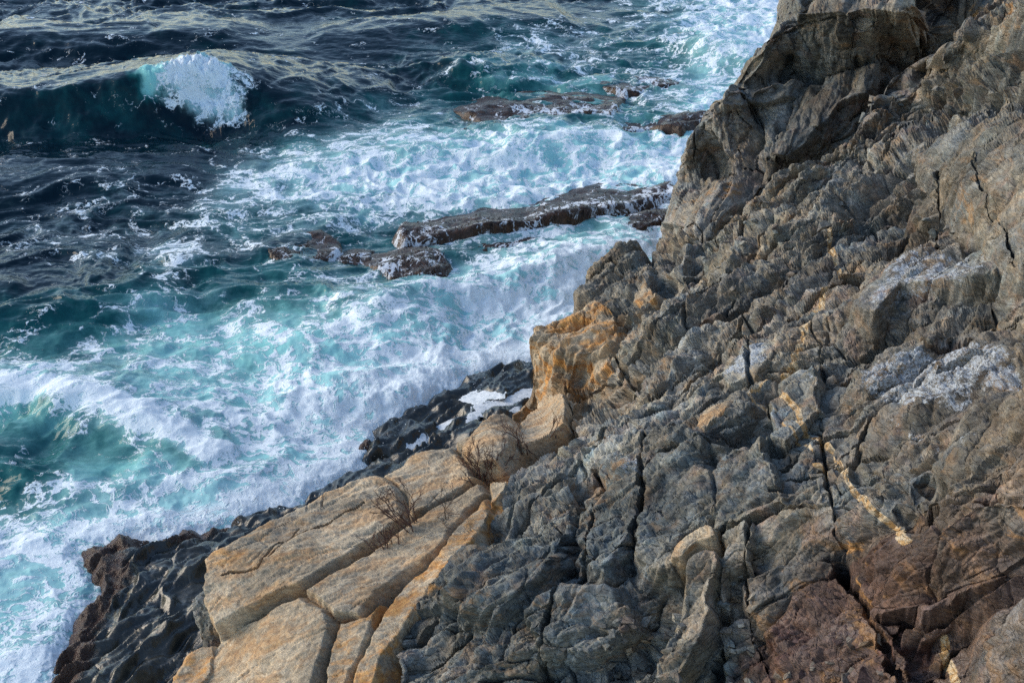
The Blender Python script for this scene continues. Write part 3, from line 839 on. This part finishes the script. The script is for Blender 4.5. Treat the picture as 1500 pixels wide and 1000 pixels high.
MAIN = build_mass(SURVEY, (-0.28, -0.48, 0.83), OUTLINE_MAIN, (150, 1640), (-90, 1090), BLOCKS, 1.5, 11, 1.0)
HEAD = build_mass(SURVEY_HEAD, (-0.34, -0.82, 0.46), OUTLINE_HEAD, (900, 1580), (-90, 450), BLOCKS_HEAD, 1.5, 0, 0.6)
CLIFF = emit(MAIN, 'cliff', 'steep fractured grey brown rock slope dropping from the right to the granite ledge', 'cliff')
emit(HEAD, 'headland', 'dark blocky headland with an overhanging flat topped block above the surf', 'cliff')
ledge = piece('granite_ledge', MAIN, MAIN['fg'] & (MAIN['fid'] >= 100000), None, M_GRAN)
tag(ledge, 'pale granite ledge of big cracked blocks above the wet shelf', 'rock ledge', kind='structure')
for i in np.unique(MAIN['fid'][MAIN['fg'] & (MAIN['fid'] < 100000)]):
    piece(NAMES[BLOCKS[i - 1][0]], MAIN, MAIN['fg'] & (MAIN['fid'] == i), ledge, M_GRAN)
PR = MAIN['P']

# ------------------------------------------------------------------ the sea
DCOL = np.arange(50, 1200, 100.0)
DROW = np.arange(25, 1000, 50.0)
FOAM = np.array([[int(c) for c in r] for r in (
    '000000012467', '100100144367', '101102223456', '000023323366', '111355666677', '232567777777', '333443455666', '234333456777',
    '013334578888', '134445677888', '345456788888', '655568999888', '146577888888', '124567788888', '356788888888', '678888888888',
    '755555555555', '655555555555', '655555555555', '755555555555')], float) / 9.0
AIR = np.array([[int(c) for c in r] for r in (
    '000000001256', '000000132367', '000000245357', '000012444466', '000145667777', '000256778888', '001333445677', '011223346788',
    '012344578888', '246655788888', '456778888888', '556788888888', '555678888888', '455677888888', '456778888888', '577788888888',
    '665555555555', '655555555555', '655555555555', '655555555555')], float) / 9.0


def table(T, x, y):
    fx = np.clip((x - DCOL[0]) / 100.0, 0, len(DCOL) - 1.001); fy = np.clip((y - DROW[0]) / 50.0, 0, len(DROW) - 1.001)
    i = np.floor(fx).astype(int); j = np.floor(fy).astype(int); a = fx - i; b = fy - j
    a = a * a * (3 - 2 * a); b = b * b * (3 - 2 * b)
    return T[j, i] * (1 - a) * (1 - b) + T[j, i + 1] * a * (1 - b) + T[j + 1, i] * (1 - a) * b + T[j + 1, i + 1] * a * b


SHELF = [(45, 1040), (60, 1000), (72, 960), (92, 920), (128, 862), (108, 830), (100, 803), (135, 796), (200, 782), (270, 775), (335, 762), (385, 745), (440, 722), (500, 697), (527, 682), (536, 655),
         (540, 628), (575, 612), (612, 592), (650, 570), (695, 545), (735, 531), (790, 526), (880, 530), (900, 720), (500, 1100), (45, 1100)]


def ground_pts(pts, z=0.0):
    a = np.asarray(pts, float)
    return at_z(a[:, 0], a[:, 1], z)[:, :2]


SHELF_W = ground_pts(SHELF)

WAVES = [  # crest line, height profile, front width, back width, foam on the crest
    ([(-250, 180), (-60, 176), (60, 172), (200, 165), (310, 152), (400, 160), (520, 188)], [.9, 1.0, 1.1, 1.45, 1.7, .9, 0.1], 1.25, 3.2, 0),
    ([(-80, 572), (60, 590), (170, 622), (270, 660), (350, 690)], [.5, .55, .5, .35, .05], .7, 1.3, 1),
    ([(-90, 495), (120, 462), (300, 432), (420, 442), (540, 462)], [.45, .4, .3, .35, .1], .9, 2.0, 0),
    ([(380, 606), (480, 592), (580, 577), (690, 560)], [.1, .5, .55, .3], .7, 1.1, .5),
    ([(470, 452), (560, 462), (640, 440), (760, 420), (860, 380), (960, 350)], [.1, .5, .5, .45, .4, .2], .8, .7, .6),
    ([(620, 125), (700, 108), (790, 128)], [.1, .6, .1], .9, 1.6, .3), ([(960, 62), (1040, 82), (1130, 100)], [.2, .7, .3], 1., 1.6, .5),
    ([(90, 735), (220, 706), (350, 700), (450, 670)], [.1, .3, .3, .1], .6, 1.2, .5), ([(-50, 60), (150, 66), (330, 60), (480, 70)], [.5, .6, .7, .2], 1.6, 3, 0),
    ([(-60, 262), (120, 270), (300, 262)], [.3, .4, .1], 1.4, 2.2, 0), ([(450, 60), (650, 44), (850, 30)], [.2, .5, .3], 1.5, 2.5, 0),
    ([(400, 240), (560, 236), (760, 225), (950, 215)], [.1, .35, .4, .3], .9, 1.4, .5), ([(-50, 660), (60, 700), (150, 720)], [.4, .35, .05], .8, 1.2, 0),
    ([(330, 520), (450, 510), (560, 500), (680, 490)], [.1, .35, .4, .3], .7, 1., .4), ([(120, 800), (240, 770), (340, 752), (440, 712), (515, 684), (530, 640)], [.1, .18, .2, .2, .18, .12], .45, .7, 1),
    ([(540, 622), (600, 590), (660, 556), (720, 524)], [.1, .2, .2, .1], .6, .9, 1),
]


def sea_fields(qx, qy):
    P0 = at_z(qx, qy, 0.0)
    x, y = P0[:, 0], P0[:, 1]
    w1 = fbm(x * .22, y * .22, 3, 201); w2 = fbm(x * .22 + 40, y * .22, 3, 202)
    D = table(FOAM, qx + 45 * w1, qy + 28 * w2); A = table(AIR, qx + 45 * w1, qy + 28 * w2)
    far = sstep(10, -60, qy)
    D = D * (1 - 0.6 * far) * (1 - .12 * sstep(.5, .2, D))
    D = np.clip((D - .5) * 1.22 + .49, 0, 1.1)
    chop = (ridged(x * .16 + w1, y * .34 + w2, 3, 211) - .55) * .50 + (ridged(x * .5 + w1 * 2, y * .95 + w2 * 2, 4, 215, .42) - .55) * .20
    chop = chop + fbm(x * 2.2, y * 3.4, 4, 219) * .035
    lump = (1 - np.abs(fbm(x * .9 + w1, y * .9, 4, 231, .4)) * 2.2) * .16 + fbm(x * 1.7, y * 2.0, 4, 235, .5) * .10
    calm = 1.0 - 0.45 * sstep(150, 700, qy)
    h = chop * calm * (1 - 0.55 * D) + lump * sstep(.25, .85, D) * (0.75 + .25 * calm)
    sx = np.zeros(len(x)); sy = np.zeros(len(x))
    for ln, H, wf, wb, fo in WAVES:
        q = ground_pts(ln)
        lo = q.min(0) - 7; hi = q.max(0) + 7
        ii = np.nonzero((x > lo[0]) & (x < hi[0]) & (y > lo[1]) & (y < hi[1]))[0]
        if not len(ii):
            continue
        X, Y = x[ii] + .35 * w1[ii] + .25 * fbm(x[ii] * 1.2, y[ii] * 1.2, 3, 301), y[ii] + .35 * w2[ii] + .25 * fbm(x[ii] * 1.2, y[ii] * 1.2 + 9, 3, 302)
        d, par, side = dpoly(X, Y, q)
        front = side > 0
        hh = np.interp(par, np.linspace(0, 1, len(H)), H)
        end = np.minimum(1, np.minimum(par, 1 - par) * 14)
        pr = np.where(front, np.exp(-(d / wf) ** 2) * 1.0 - .22 * np.exp(-((d - 2.1 * wf) / wf) ** 2), 1 / (1 + (d / wb) ** 2) - .0)
        pr = pr * sstep(7, 3.5, d) * end
        if wf > 1.2:
            h[ii] *= 1 - .65 * np.exp(-(d / 3.0) ** 2)
        h[ii] += hh * pr
        lean = hh * np.exp(-(d / (wf * 1.2)) ** 2) * end * (.55 if wf > 1.2 else .3)
        sy[ii] -= lean
        if fo:
            D[ii] = np.maximum(D[ii], fo * 1.1 * np.exp(-((d - .1) / .35) ** 2) * end * (hh > .12))
    # the plunging white patch on the big wave
    q = ground_pts(WAVES[0][0])
    d, par, side = dpoly(x, y, q)
    xs = qx + 30 * fbm(x * 1.2, y * 1.2, 5, 305, .65); d = d + .5 * fbm(x * 1.4, y * 1.4, 5, 309, .65)
    on = sstep(205, 275, xs) * sstep(382, 340, xs) * np.where(side > 0, sstep(2.5, .9, d + 1.0 * (1 - sstep(225, 310, xs))), sstep(.5, .0, d))
    D = np.maximum(D * (1 - .8 * sstep(3.4, 1.8, d) * sstep(500, 400, qx)), on * (.98 + .6 * fbm(x * 1.1, y * 1.1 + 4, 4, 310)))
    A = np.maximum(A, .10 * sstep(3.0, 1.0, d) * (side > 0) * sstep(520, 400, qx))
    h = h + on * (.5 * fbm(x * 1.8, y * 1.8, 5, 306, .65) + .12)
    A = np.maximum(A, .9 * sstep(190, 240, xs) * sstep(372, 340, xs) * np.where(side < 0, sstep(.5, .1, d), sstep(1.2, .4, d)))
    # the water stops at the shelf with a rounded, ragged front
    ss = sdf(x + .34 * fbm(x * 1.3, y * 1.3, 5, 307, .65), y + .34 * fbm(x * 1.3 + 3, y * 1.3, 5, 308, .65), SHELF_W)
    near = np.exp(-np.maximum(0, -ss) / .9)
    D = np.maximum(D, 1.0 * np.exp(-np.maximum(0, -ss - .05) / .55) * (0.75 + .25 * sstep(130, 300, qx)))
    h = h * (1 - .88 * near) + near * .05
    h = h - .40 * np.maximum(0, ss + .05) - .6 * sstep(.3, .9, ss)
    return x, y + sy, h, D, A, ss


cx_ = np.concatenate([-60 - 2400 * np.linspace(1, 0.0, 40)[:-1] ** 2, np.arange(-60, 1235, 1.5), 1235 + 1800 * np.linspace(0, 1, 30)[1:] ** 2])
cy_ = np.concatenate([-40 - 505 * (np.linspace(1, 0, 90)[:-1]) ** 1.0, np.arange(-40, 1045, 1.5), np.linspace(1045, 1400, 20)[1:]])
CX, CY = np.meshgrid(cx_, cy_)
qx, qy = CX.ravel(), CY.ravel()
hid = sdf(qx, qy, OUTLINE)
ks = (hid < 120)
sidx = -np.ones(len(qx), np.int64); sidx[ks] = np.arange(ks.sum())
qx, qy = qx[ks], qy[ks]
X, Y, H, D, A, SS = sea_fields(qx, qy)
SV = np.c_[X, Y, H]
SQ = sidx[grid_quads(*CX.shape)]
SQ = SQ[(SQ >= 0).all(1)]
SQ = SQ[SS[SQ].max(1) < 1.2]
v_, f_, at_, _ = sub(SV, SQ, {'foam': D, 'air': A}, {})
sea = mesh('sea', v_, f_, M_SEA, smooth=True, attrs=at_)
tag(sea, 'dark blue green sea churned to turquoise and white foam at the rocks', 'sea', kind='structure')

# ------------------------------------------------------------------ wet shelf below the granite
cx_ = np.arange(20, 900, 1.8); cy_ = np.arange(500, 1060, 1.8)
CX, CY = np.meshgrid(cx_, cy_)
P0 = at_z(CX.ravel(), CY.ravel(), 0.35)
hx, hy = P0[:, 0], P0[:, 1]
ss = sdf(hx, hy, SHELF_W)
q0, q1 = ground_pts([(150, 950), (600, 640)])
fd = (q1 - q0) / np.linalg.norm(q1 - q0)
al = hx * fd[0] + hy * fd[1]; ac = -hx * fd[1] + hy * fd[0]
wa = fbm(hx * .6, hy * .6, 3, 401); wb_ = fbm(hx * .6 + 20, hy * .6, 3, 402)
hz = -.25 + np.minimum(.95, .30 * np.maximum(ss, 0)) - 1.2 * np.maximum(0, -ss)
hz += (ridged(al * .55 + wa * 1.2, ac * 1.5 + wb_ * 1.2, 2, 411, .3) - .55) * .30 + (ridged(al * 1.0 + wa, ac * 3.6 + wb_ * 2, 3, 415, .35) - .5) * .11 + (ridged(al * 3.0 + wa * 2, ac * 8.5 + wb_ * 3, 2, 417, .4) - .5) * .03 + fbm(hx * 6, hy * 6, 3, 418) * .012 + .25 * sstep(0, .25, ss)
fsh, _, gsh = facet(al / .75 + wa * .3, ac / .38 + wb_ * .3, 441, .42, 2.0, .6, .5)
hz += .10 * fsh - .03 * np.clip(1 - gsh / .05, 0, 1)
spx = CX.ravel()
weed = np.clip(np.exp(-((ss - .25) / .55) ** 2) * sstep(420, 250, spx), 0, 1)
weed = np.maximum(weed, np.exp(-(((spx - 110) / 45) ** 2 + ((CY.ravel() - 830) / 50) ** 2)))
weed = np.maximum(weed, .9 * np.exp(-(((spx - 530) / 14) ** 2 + ((CY.ravel() - 632) / 14) ** 2)))
hz += weed * (.04 + .10 * fbm(hx * 4, hy * 4, 4, 421))
hz += .45 * np.exp(-(((spx - 531) / 14) ** 2 + ((CY.ravel() - 640) / 14) ** 2))
POOLS = [([(672, 578), (700, 573), (730, 580), (736, 592), (712, 594), (706, 604), (690, 596)], 'broad white foam pool on the dark wet shelf'),
         ([(728, 594), (760, 580), (785, 572), (784, 586), (750, 600), (716, 612), (706, 622), (684, 628), (700, 604)], 'forked white foam pool beside the orange buttress foot'),
         ([(640, 614), (664, 608), (672, 613), (650, 622)], 'small foam streak on the wet shelf ridges'),
         ([(596, 640), (620, 634), (626, 642), (604, 648)], 'thin foam patch on the wet shelf near the lone rock'),
         ([(742, 618), (762, 610), (764, 616), (746, 624)], 'little foam puddle against the granite block edge'),
         ([(362, 800), (384, 796), (380, 806), (364, 808)], 'small foam patch on the dark shelf below the granite')]
jxw = spx + 15 * fbm(hx * 2.6, hy * 2.6, 5, 431, .6); jyw = CY.ravel() + 10 * fbm(hx * 2.6 + 5, hy * 2.6, 5, 432, .6)
plev = []
for pol, lab in POOLS:
    s_ = sdf(jxw, jyw, pol)
    inn = s_ > -2
    co, *_ = np.linalg.lstsq(np.c_[np.ones(inn.sum()), hx[inn], hy[inn]], hz[inn], rcond=None)
    pz = co[0] + co[1] * hx + co[2] * hy - .02
    k_ = sstep(-7, 0, s_)
    hz = hz * (1 - k_) + (pz - .035 * sstep(-2, 3, s_) + .03 * sstep(0, -6, s_)) * k_
    plev.append((s_, pz))
HV = np.c_[hx, hy, hz]
HQ = grid_quads(*CX.shape)
HQ = HQ[(ss[HQ].min(1) > -1.0) & (sdf(spx, CY.ravel(), OUTLINE)[HQ].max(1) < 60)]
v_, f_, at_, _ = sub(HV, HQ, {'weed': weed}, {})
shelf = mesh('wet_rock_shelf', v_, f_, M_WET, smooth=True, attrs=at_)
tag(shelf, 'low dark wet rock shelf washed by the surf below the granite', 'rock shelf', kind='structure')

# white foam pools left on the shelf
for (pol, lab), (s_, pz) in zip(POOLS, plev):
    fs = HQ[(s_[HQ].min(1) > -6)]
    lift = HV.copy()
    lift[:, 2] = pz - .012 * sstep(2, -6, s_) + .004 * fbm(hx * 5, hy * 5, 3, 433)
    v_, f_, _, _ = sub(lift, fs, {}, {})
    tag(mesh('foam_pool', v_, f_, M_FOAM, smooth=True), lab, 'foam pool', 'foam pools on the shelf')


# ------------------------------------------------------------------ weedy reef ledges awash in the surf
def reef_material():
    t = NT('weedy_reef'); p = t.pos()
    n = t.noise(t.mapped(p, (1, 1, .6)), 9, 6, .7)
    col = t.mix(t.ramp(n, .3, .7), C(.006, .004, .003), C(.075, .036, .017))
    col = t.mix(t.ramp(t.noise(p, 1.3, 4), .5, .7, 0, .6), col, C(.060, .036, .026))
    wq = t.mapped(t.vmath('ADD', p, t.vmath('SCALE', t.noise(p, 1.8, 4, col=True), scale=.9)), (1.6, .7, .7))
    g1 = t.ramp(t.vor(wq, 2.2, 'DISTANCE_TO_EDGE'), 0, .4, 0, 1, False); g2 = t.ramp(t.vor(wq, 5.5, 'DISTANCE_TO_EDGE'), 0, .4, 0, 1, False)
    fl = t.noise(wq, 2.0, 5, .65)
    xx = t.math('SUBTRACT', t.math('MULTIPLY', t.attr('flow'), .85), t.math('ADD', t.math('ADD', t.math('MULTIPLY', g1, .4), t.math('MULTIPLY', g2, .4)), t.math('MULTIPLY', t.math('SUBTRACT', fl, .5), 1.3)))
    run = t.ramp(xx, .0, .20, 0, .9)
    col = t.mix(run, col, C(.72, .77, .82))
    t.put(t.b.inputs['Base Color'], col)
    t.put(t.b.inputs['Roughness'], t.ramp(run, 0, 1, .32, .55))
    t.b.inputs['Specular IOR Level'].default_value = 0.25
    t.put(t.b.inputs['Normal'], t.bump(t.math('ADD', n, t.math('MULTIPLY', fl, .5)), .6, .05))
    return t.m


M_REEF = reef_material()


def reef(pts, hw, H, label, seed, fronds=200, flow=.5, front=.3, dip=None):
    """long low ledge: crest line seen at its top, half width, height above water"""
    q = ground_pts(pts, H * .8)
    c0 = q.mean(0)
    lo = q.min(0) - hw * 1.7; hi = q.max(0) + hw * 1.7
    st = .055
    gx_, gy_ = np.meshgrid(np.arange(lo[0], hi[0], st), np.arange(lo[1], hi[1], st))
    x, y = gx_.ravel(), gy_.ravel()
    X = x + .28 * fbm(x * .9, y * .9, 4, seed); Y = y + .28 * fbm(x * .9 + 7, y * .9, 4, seed + 1)
    d, par, side = dpoly(X, Y, q)
    wd = np.where(side > 0, hw * front, hw) * (0.75 + .5 * np.sin(np.pi * np.clip(par * .9 + .05, 0, 1)))
    e = d / wd
    z = H * np.where(side > 0, 1 - sstep(.75, 1.5, e) * 2.0, 1 - .9 * np.minimum(e, 1) ** 1.5 - 1.2 * sstep(.9, 1.6, e))
    z = z * (.8 + .35 * fbm(x * .5, y * .5, 2, seed + 9)) - .5 * sstep(.06, 0, np.minimum(par, 1 - par)) * 1.0
    fa, _, _ = facet(x / .9, y / .6, seed + 20)
    z = z + .08 * fa + .04 * fbm(x * 3, y * 3, 4, seed + 3) + .30 * H * fbm(x * .6, y * .6, 3, seed + 6) - .13
    Vt = np.c_[x - c0[0], y - c0[1], z]
    Ft = grid_quads(*gx_.shape)
    Ft = Ft[z[Ft].max(1) > -.35]
    fl = flow * (0.4 + .9 * sstep(-.2, .4, fbm(x * .6, y * .6, 3, seed + 5))) * np.where(side > 0, 1.15, .35)
    root = empty('reef_ledge', (c0[0], c0[1], 0))
    v2, f2, a2, _ = sub(Vt, Ft, {'flow': fl}, {})
    mesh('rock', v2, f2, M_REEF, root, smooth=True, attrs=a2)
    rng = np.random.default_rng(seed)
    cand = np.nonzero((z > H * .35) & (d < wd * 1.2) & ((side > 0) | (rng.random(len(z)) < .25)))[0]
    if fronds and len(cand):
        VV = []; FF = []
        for _ in range(fronds):
            i = cand[rng.integers(len(cand))]
            b = Vt[i] + np.array([0, 0, .01]); L = rng.uniform(.18, .5); wv_ = rng.uniform(.008, .02)
            dr = np.array([rng.normal(0, .3), -1.0 if side[i] > 0 else rng.normal(0, .8), 0]); dr /= np.linalg.norm(dr)
            ac_ = np.array([dr[1], -dr[0], 0]); n0 = len(VV)
            for k in range(5):
                tt = k / 4
                c = b + dr * L * (.55 * tt) + np.array([0, 0, .05 * math.sin(tt * 2.6) - L * .75 * tt * tt]) + ac_ * .04 * math.sin(3 * tt + n0)
                ww = wv_ * (1 - .75 * tt)
                VV.append(c - ac_ * ww); VV.append(c + ac_ * ww)
            FF += [(n0 + 2 * k, n0 + 2 * k + 1, n0 + 2 * k + 3, n0 + 2 * k + 2) for k in range(4)]
        w_ = mesh('seaweed', np.array(VV), np.array(FF), M_WEED, root)
        w_['kind'] = 'stuff'
    return tag(root, label, 'reef', 'weedy reef ledges in the surf')


reef([(566, 326), (640, 322), (720, 312), (790, 300), (850, 295), (890, 286)], 1.3, .6, 'long flat weedy brown ledge with water sheeting over its edge', 501, 260, .34, .45)
reef([(800, 300), (850, 288), (920, 270), (1000, 262)], 1.5, .5, 'foam covered reef ledge running from the long ledge to the headland', 502, 120, .62, .5)
reef([(550, 385), (600, 368), (650, 358)], 1.1, .5, 'weedy rock with streaming white rivulets below the long ledge', 503, 260, .48, .9)
reef([(376, 364), (430, 350), (490, 336)], 1.1, .42, 'low tapering brown rock with a weed tuft beside open water', 504, 260, .28, .9)
reef([(490, 372), (520, 364), (548, 362)], .7, .25, 'small round dark rock awash between the weedy rocks', 505, 80, .35, .9)
reef([(690, 168), (760, 150), (840, 142), (915, 148)], 2.0, .45, 'broad half sunk reddish brown reef behind the surf', 506, 120, .36, .6)
reef([(640, 188), (690, 182), (740, 184)], .9, .25, 'low brown rock streaked with foam before the broad reef', 507, 60, .45, .8)
reef([(880, 122), (930, 112), (990, 108)], 1.2, .3, 'pale brown sunken reef under thin foam near the upper surf', 508, 0, .5, .8)
reef([(972, 178), (1010, 162), (1060, 150)], 1.0, .6, 'dark red brown weedy rock against the headland foot', 509, 200, .15, .6)
reef([(880, 182), (930, 176), (975, 172)], .8, .25, 'dark foam washed rock beside the red brown weedy rock', 510, 40, .4, .8)
reef([(915, 326), (950, 306), (1000, 296)], .8, .5, 'dark weedy rock at the base of the pale headland wall', 511, 160, .2, .7)
reef([(690, 352), (740, 350), (800, 345)], .9, .25, 'submerged rock under white water before the long ledge', 512, 40, .7, .9)

# ------------------------------------------------------------------ spray thrown up by the surf
def octa(centres, radii):
    o = np.array([(1, 0, 0), (-1, 0, 0), (0, 1, 0), (0, -1, 0), (0, 0, 1), (0, 0, -1)], float)
    f = np.array([(0, 2, 4), (2, 1, 4), (1, 3, 4), (3, 0, 4), (2, 0, 5), (1, 2, 5), (3, 1, 5), (0, 3, 5)])
    n = len(centres)
    Vt = (centres[:, None, :] + o[None] * radii[:, None, None]).reshape(-1, 3)
    Ft = (f[None] + 6 * np.arange(n)[:, None, None]).reshape(-1, 3)
    return Vt, Ft


rng = np.random.default_rng(3)


def spray(pxpts, n, spread, height, rad, label, lift=0.02, back=0.0, zbase=0.05):
    q = ground_pts(pxpts)
    par = rng.random(n) * (len(q) - 1.0001); i = par.astype(int); t_ = (par - i)[:, None]
    c = q[i] * (1 - t_) + q[i + 1] * t_
    burst = np.clip(.15 + 2.2 * fbm(par * 2.3, par * 0 + lift * 31, 3, 17), .02, 1.5)
    c = c + rng.normal(0, spread, (n, 2)) * (0.4 + burst[:, None])
    z = zbase + lift + np.abs(rng.exponential(height, n)) * burst
    r = rad * rng.uniform(.35, 1.0, n) ** 1.6
    Vt, Ft = octa(np.c_[c, z], r)
    o = mesh('spray', Vt, Ft, M_FOAM)
    tag(o, label, 'spray', 'spray droplets over the surf', 'stuff')


spray([(110, 800), (240, 772), (340, 752), (440, 716), (520, 684)], 1500, .34, .10, .014, 'white droplets flying off the surf front at the dark shelf')
spray([(520, 660), (560, 606), (620, 576), (690, 540), (730, 520)], 2200, .40, .22, .015, 'misty white spray bursting where surf strikes the shelf')
spray([(236, 165), (300, 160), (352, 156)], 1500, .45, .35, .018, 'white droplets round the plunging crest of the big wave', .7)

# ------------------------------------------------------------------ bare shrubs rooted in the granite joints
scr_x, scr_y, scr_d = project(PR)


def surface_at(x, y):
    d2 = (scr_x - x) ** 2 + (scr_y - y) ** 2
    near = np.nonzero(d2 < 16)[0]
    if not len(near):
        near = np.array([np.argmin(d2)])
    return PR[near[np.argmin(scr_d[near])]]


def tube(VV, FF, pts, r0, r1, n=5):
    pts = np.asarray(pts); m = len(pts); base = len(VV)
    for k in range(m):
        tg = pts[min(k + 1, m - 1)] - pts[max(k - 1, 0)]
        tg = tg / (np.linalg.norm(tg) + 1e-9)
        a = np.cross(tg, (0.31, 0.17, 0.93)); a /= np.linalg.norm(a) + 1e-9
        b = np.cross(tg, a); r = r0 + (r1 - r0) * k / (m - 1)
        for j in range(n):
            an = 2 * math.pi * j / n
            VV.append(pts[k] + r * (math.cos(an) * a + math.sin(an) * b))
    for k in range(m - 1):
        for j in range(n):
            j2 = (j + 1) % n
            FF.append((base + k * n + j, base + k * n + j2, base + (k + 1) * n + j2, base + (k + 1) * n + j))


def shrub(x, y, size, stems, lean, label, mat, depth=3, seed=0, spread=.55):
    R = random.Random(seed)
    root = empty('bare_shrub', tuple(surface_at(x, y) - np.array((0, 0, .04))))
    TV, TF = [], []

    def grow(p, d, L, r, lev):
        pts = [np.array(p)]
        dd = np.array(d, float)
        for k in range(5):
            dd = dd + np.array([R.gauss(0, .13), R.gauss(0, .13), R.gauss(.03, .10)])
            dd /= np.linalg.norm(dd)
            pts.append(pts[-1] + dd * L / 5)
            if lev > 0 and k >= 1 and R.random() < .75:
                nd = dd + np.array([R.gauss(0, spread), R.gauss(0, spread), R.gauss(.1, spread * .7)])
                grow(pts[-1], nd / np.linalg.norm(nd), L * R.uniform(.42, .7), r * .55, lev - 1)
        if lev == depth:
            SV_, SF_ = [], []
            tube(SV_, SF_, pts, r, r * .5)
            mesh('stem', np.array(SV_), np.array(SF_), mat, root)
        else:
            tube(TV, TF, pts, max(r, .0034), max(r * .4, .0022), 4)
    for s_ in range(stems):
        d = np.array(lean) + np.array([R.gauss(0, .35), R.gauss(0, .35), R.gauss(0, .15)])
        grow((R.gauss(0, .03) * stems ** .5, R.gauss(0, .03) * stems ** .5, 0), d / np.linalg.norm(d), size * R.uniform(.6, 1.0), .0095, depth)
    tw = mesh('twigs', np.array(TV), np.array(TF), mat, root)
    tw['kind'] = 'stuff'
    return tag(root, label, 'shrub', 'bare shrubs in the granite joints')


shrub(604, 768, .54, 8, (-.45, .1, .85), 'bare red brown shrub leaning over the big granite slab', M_TWIG, 3, 11)
shrub(716, 704, .44, 16, (-.15, .1, .9), 'densest bare shrub filling the joint between pale granite blocks', M_TWIG, 3, 12, .45)
shrub(770, 664, .55, 4, (-.2, .1, .9), 'sparse dark shrub with crooked stems on the pale upper granite', M_TWIG, 2, 13)
shrub(812, 640, .36, 3, (0, 0, 1), 'tiny twiggy shrub below the split granite block', M_TWIG, 2, 14)
shrub(650, 748, .5, 5, (.25, .1, .7), 'sparse pale twigs sprouting from the long joint', M_TWIG2, 2, 15, .6)
shrub(560, 795, .30, 9, (-.3, 0, .6), 'low rusty twigs lying in the long dark joint', M_TWIG, 2, 16, .7)

# ------------------------------------------------------------------ loose angular stones lodged on the slope
import bmesh
Nz = np.array((-.2, -.4, .85))
stone_meshes = []
for k in range(10):
    bm = bmesh.new()
    R = random.Random(900 + k)
    for _ in range(13):
        bm.verts.new((R.uniform(-1, 1), R.uniform(-.75, .75), R.uniform(-.5, .5)))
    bmesh.ops.convex_hull(bm, input=bm.verts)
    for v_ in [v_ for v_ in bm.verts if not v_.link_faces]:
        bm.verts.remove(v_)
    bmesh.ops.triangulate(bm, faces=bm.faces)
    bm.verts.index_update()
    Vt = np.array([v_.co for v_ in bm.verts]); Ft = np.array([[v_.index for v_ in f_.verts] for f_ in bm.faces])
    bm.free()
    tn = (GREY, WARM, BROWN, BLUE, RED, PALE, GREY, BROWN, WARM, RED)[k]
    o = mesh('stone', Vt, Ft, M_ROCK, CLIFF, attrs={a: np.full(len(Vt), .2 if a == 'rust' else 0.0) for a in ('rust', 'lichen', 'vein', 'wet')}, cols={'tint': np.tile(np.array(tn) * 1.05, (len(Vt), 1))})
    stone_meshes.append(o)
RUBBLE = [((860, 1000), (880, 1000), 46), ((1130, 1300), (930, 1000), 22), ((1060, 1110), (830, 1000), 18), ((1250, 1420), (130, 190), 14), ((1330, 1400), (320, 370), 12), ((1180, 1330), (20, 110), 0), ((980, 1250), (240, 420), 26)]
first = set()
R = random.Random(5)
for (x0, x1), (y0, y1), n in RUBBLE:
    for _ in range(n):
        k = R.choice((2, 4, 7, 9)) if x0 > 1100 and y0 > 800 else R.choice((0, 1, 2, 3, 5, 6, 8))
        p_ = surface_at(R.uniform(x0, x1), R.uniform(y0, y1))
        if k in first:
            o = stone_meshes[k].copy(); COL.objects.link(o); o.parent = CLIFF
        else:
            o = stone_meshes[k]; first.add(k)
        sc_ = R.uniform(.035, .10) * (1.5 if R.random() < .15 else 1)
        o.location = tuple(p_ - Nz * sc_ * .15); o.scale = (sc_ * R.uniform(.8, 1.3), sc_, sc_)
        o.rotation_euler = (R.uniform(-.6, .6), R.uniform(-.6, .6), R.uniform(0, 6.28))
for k in range(10):
    if k not in first:
        bpy.data.objects.remove(stone_meshes[k])
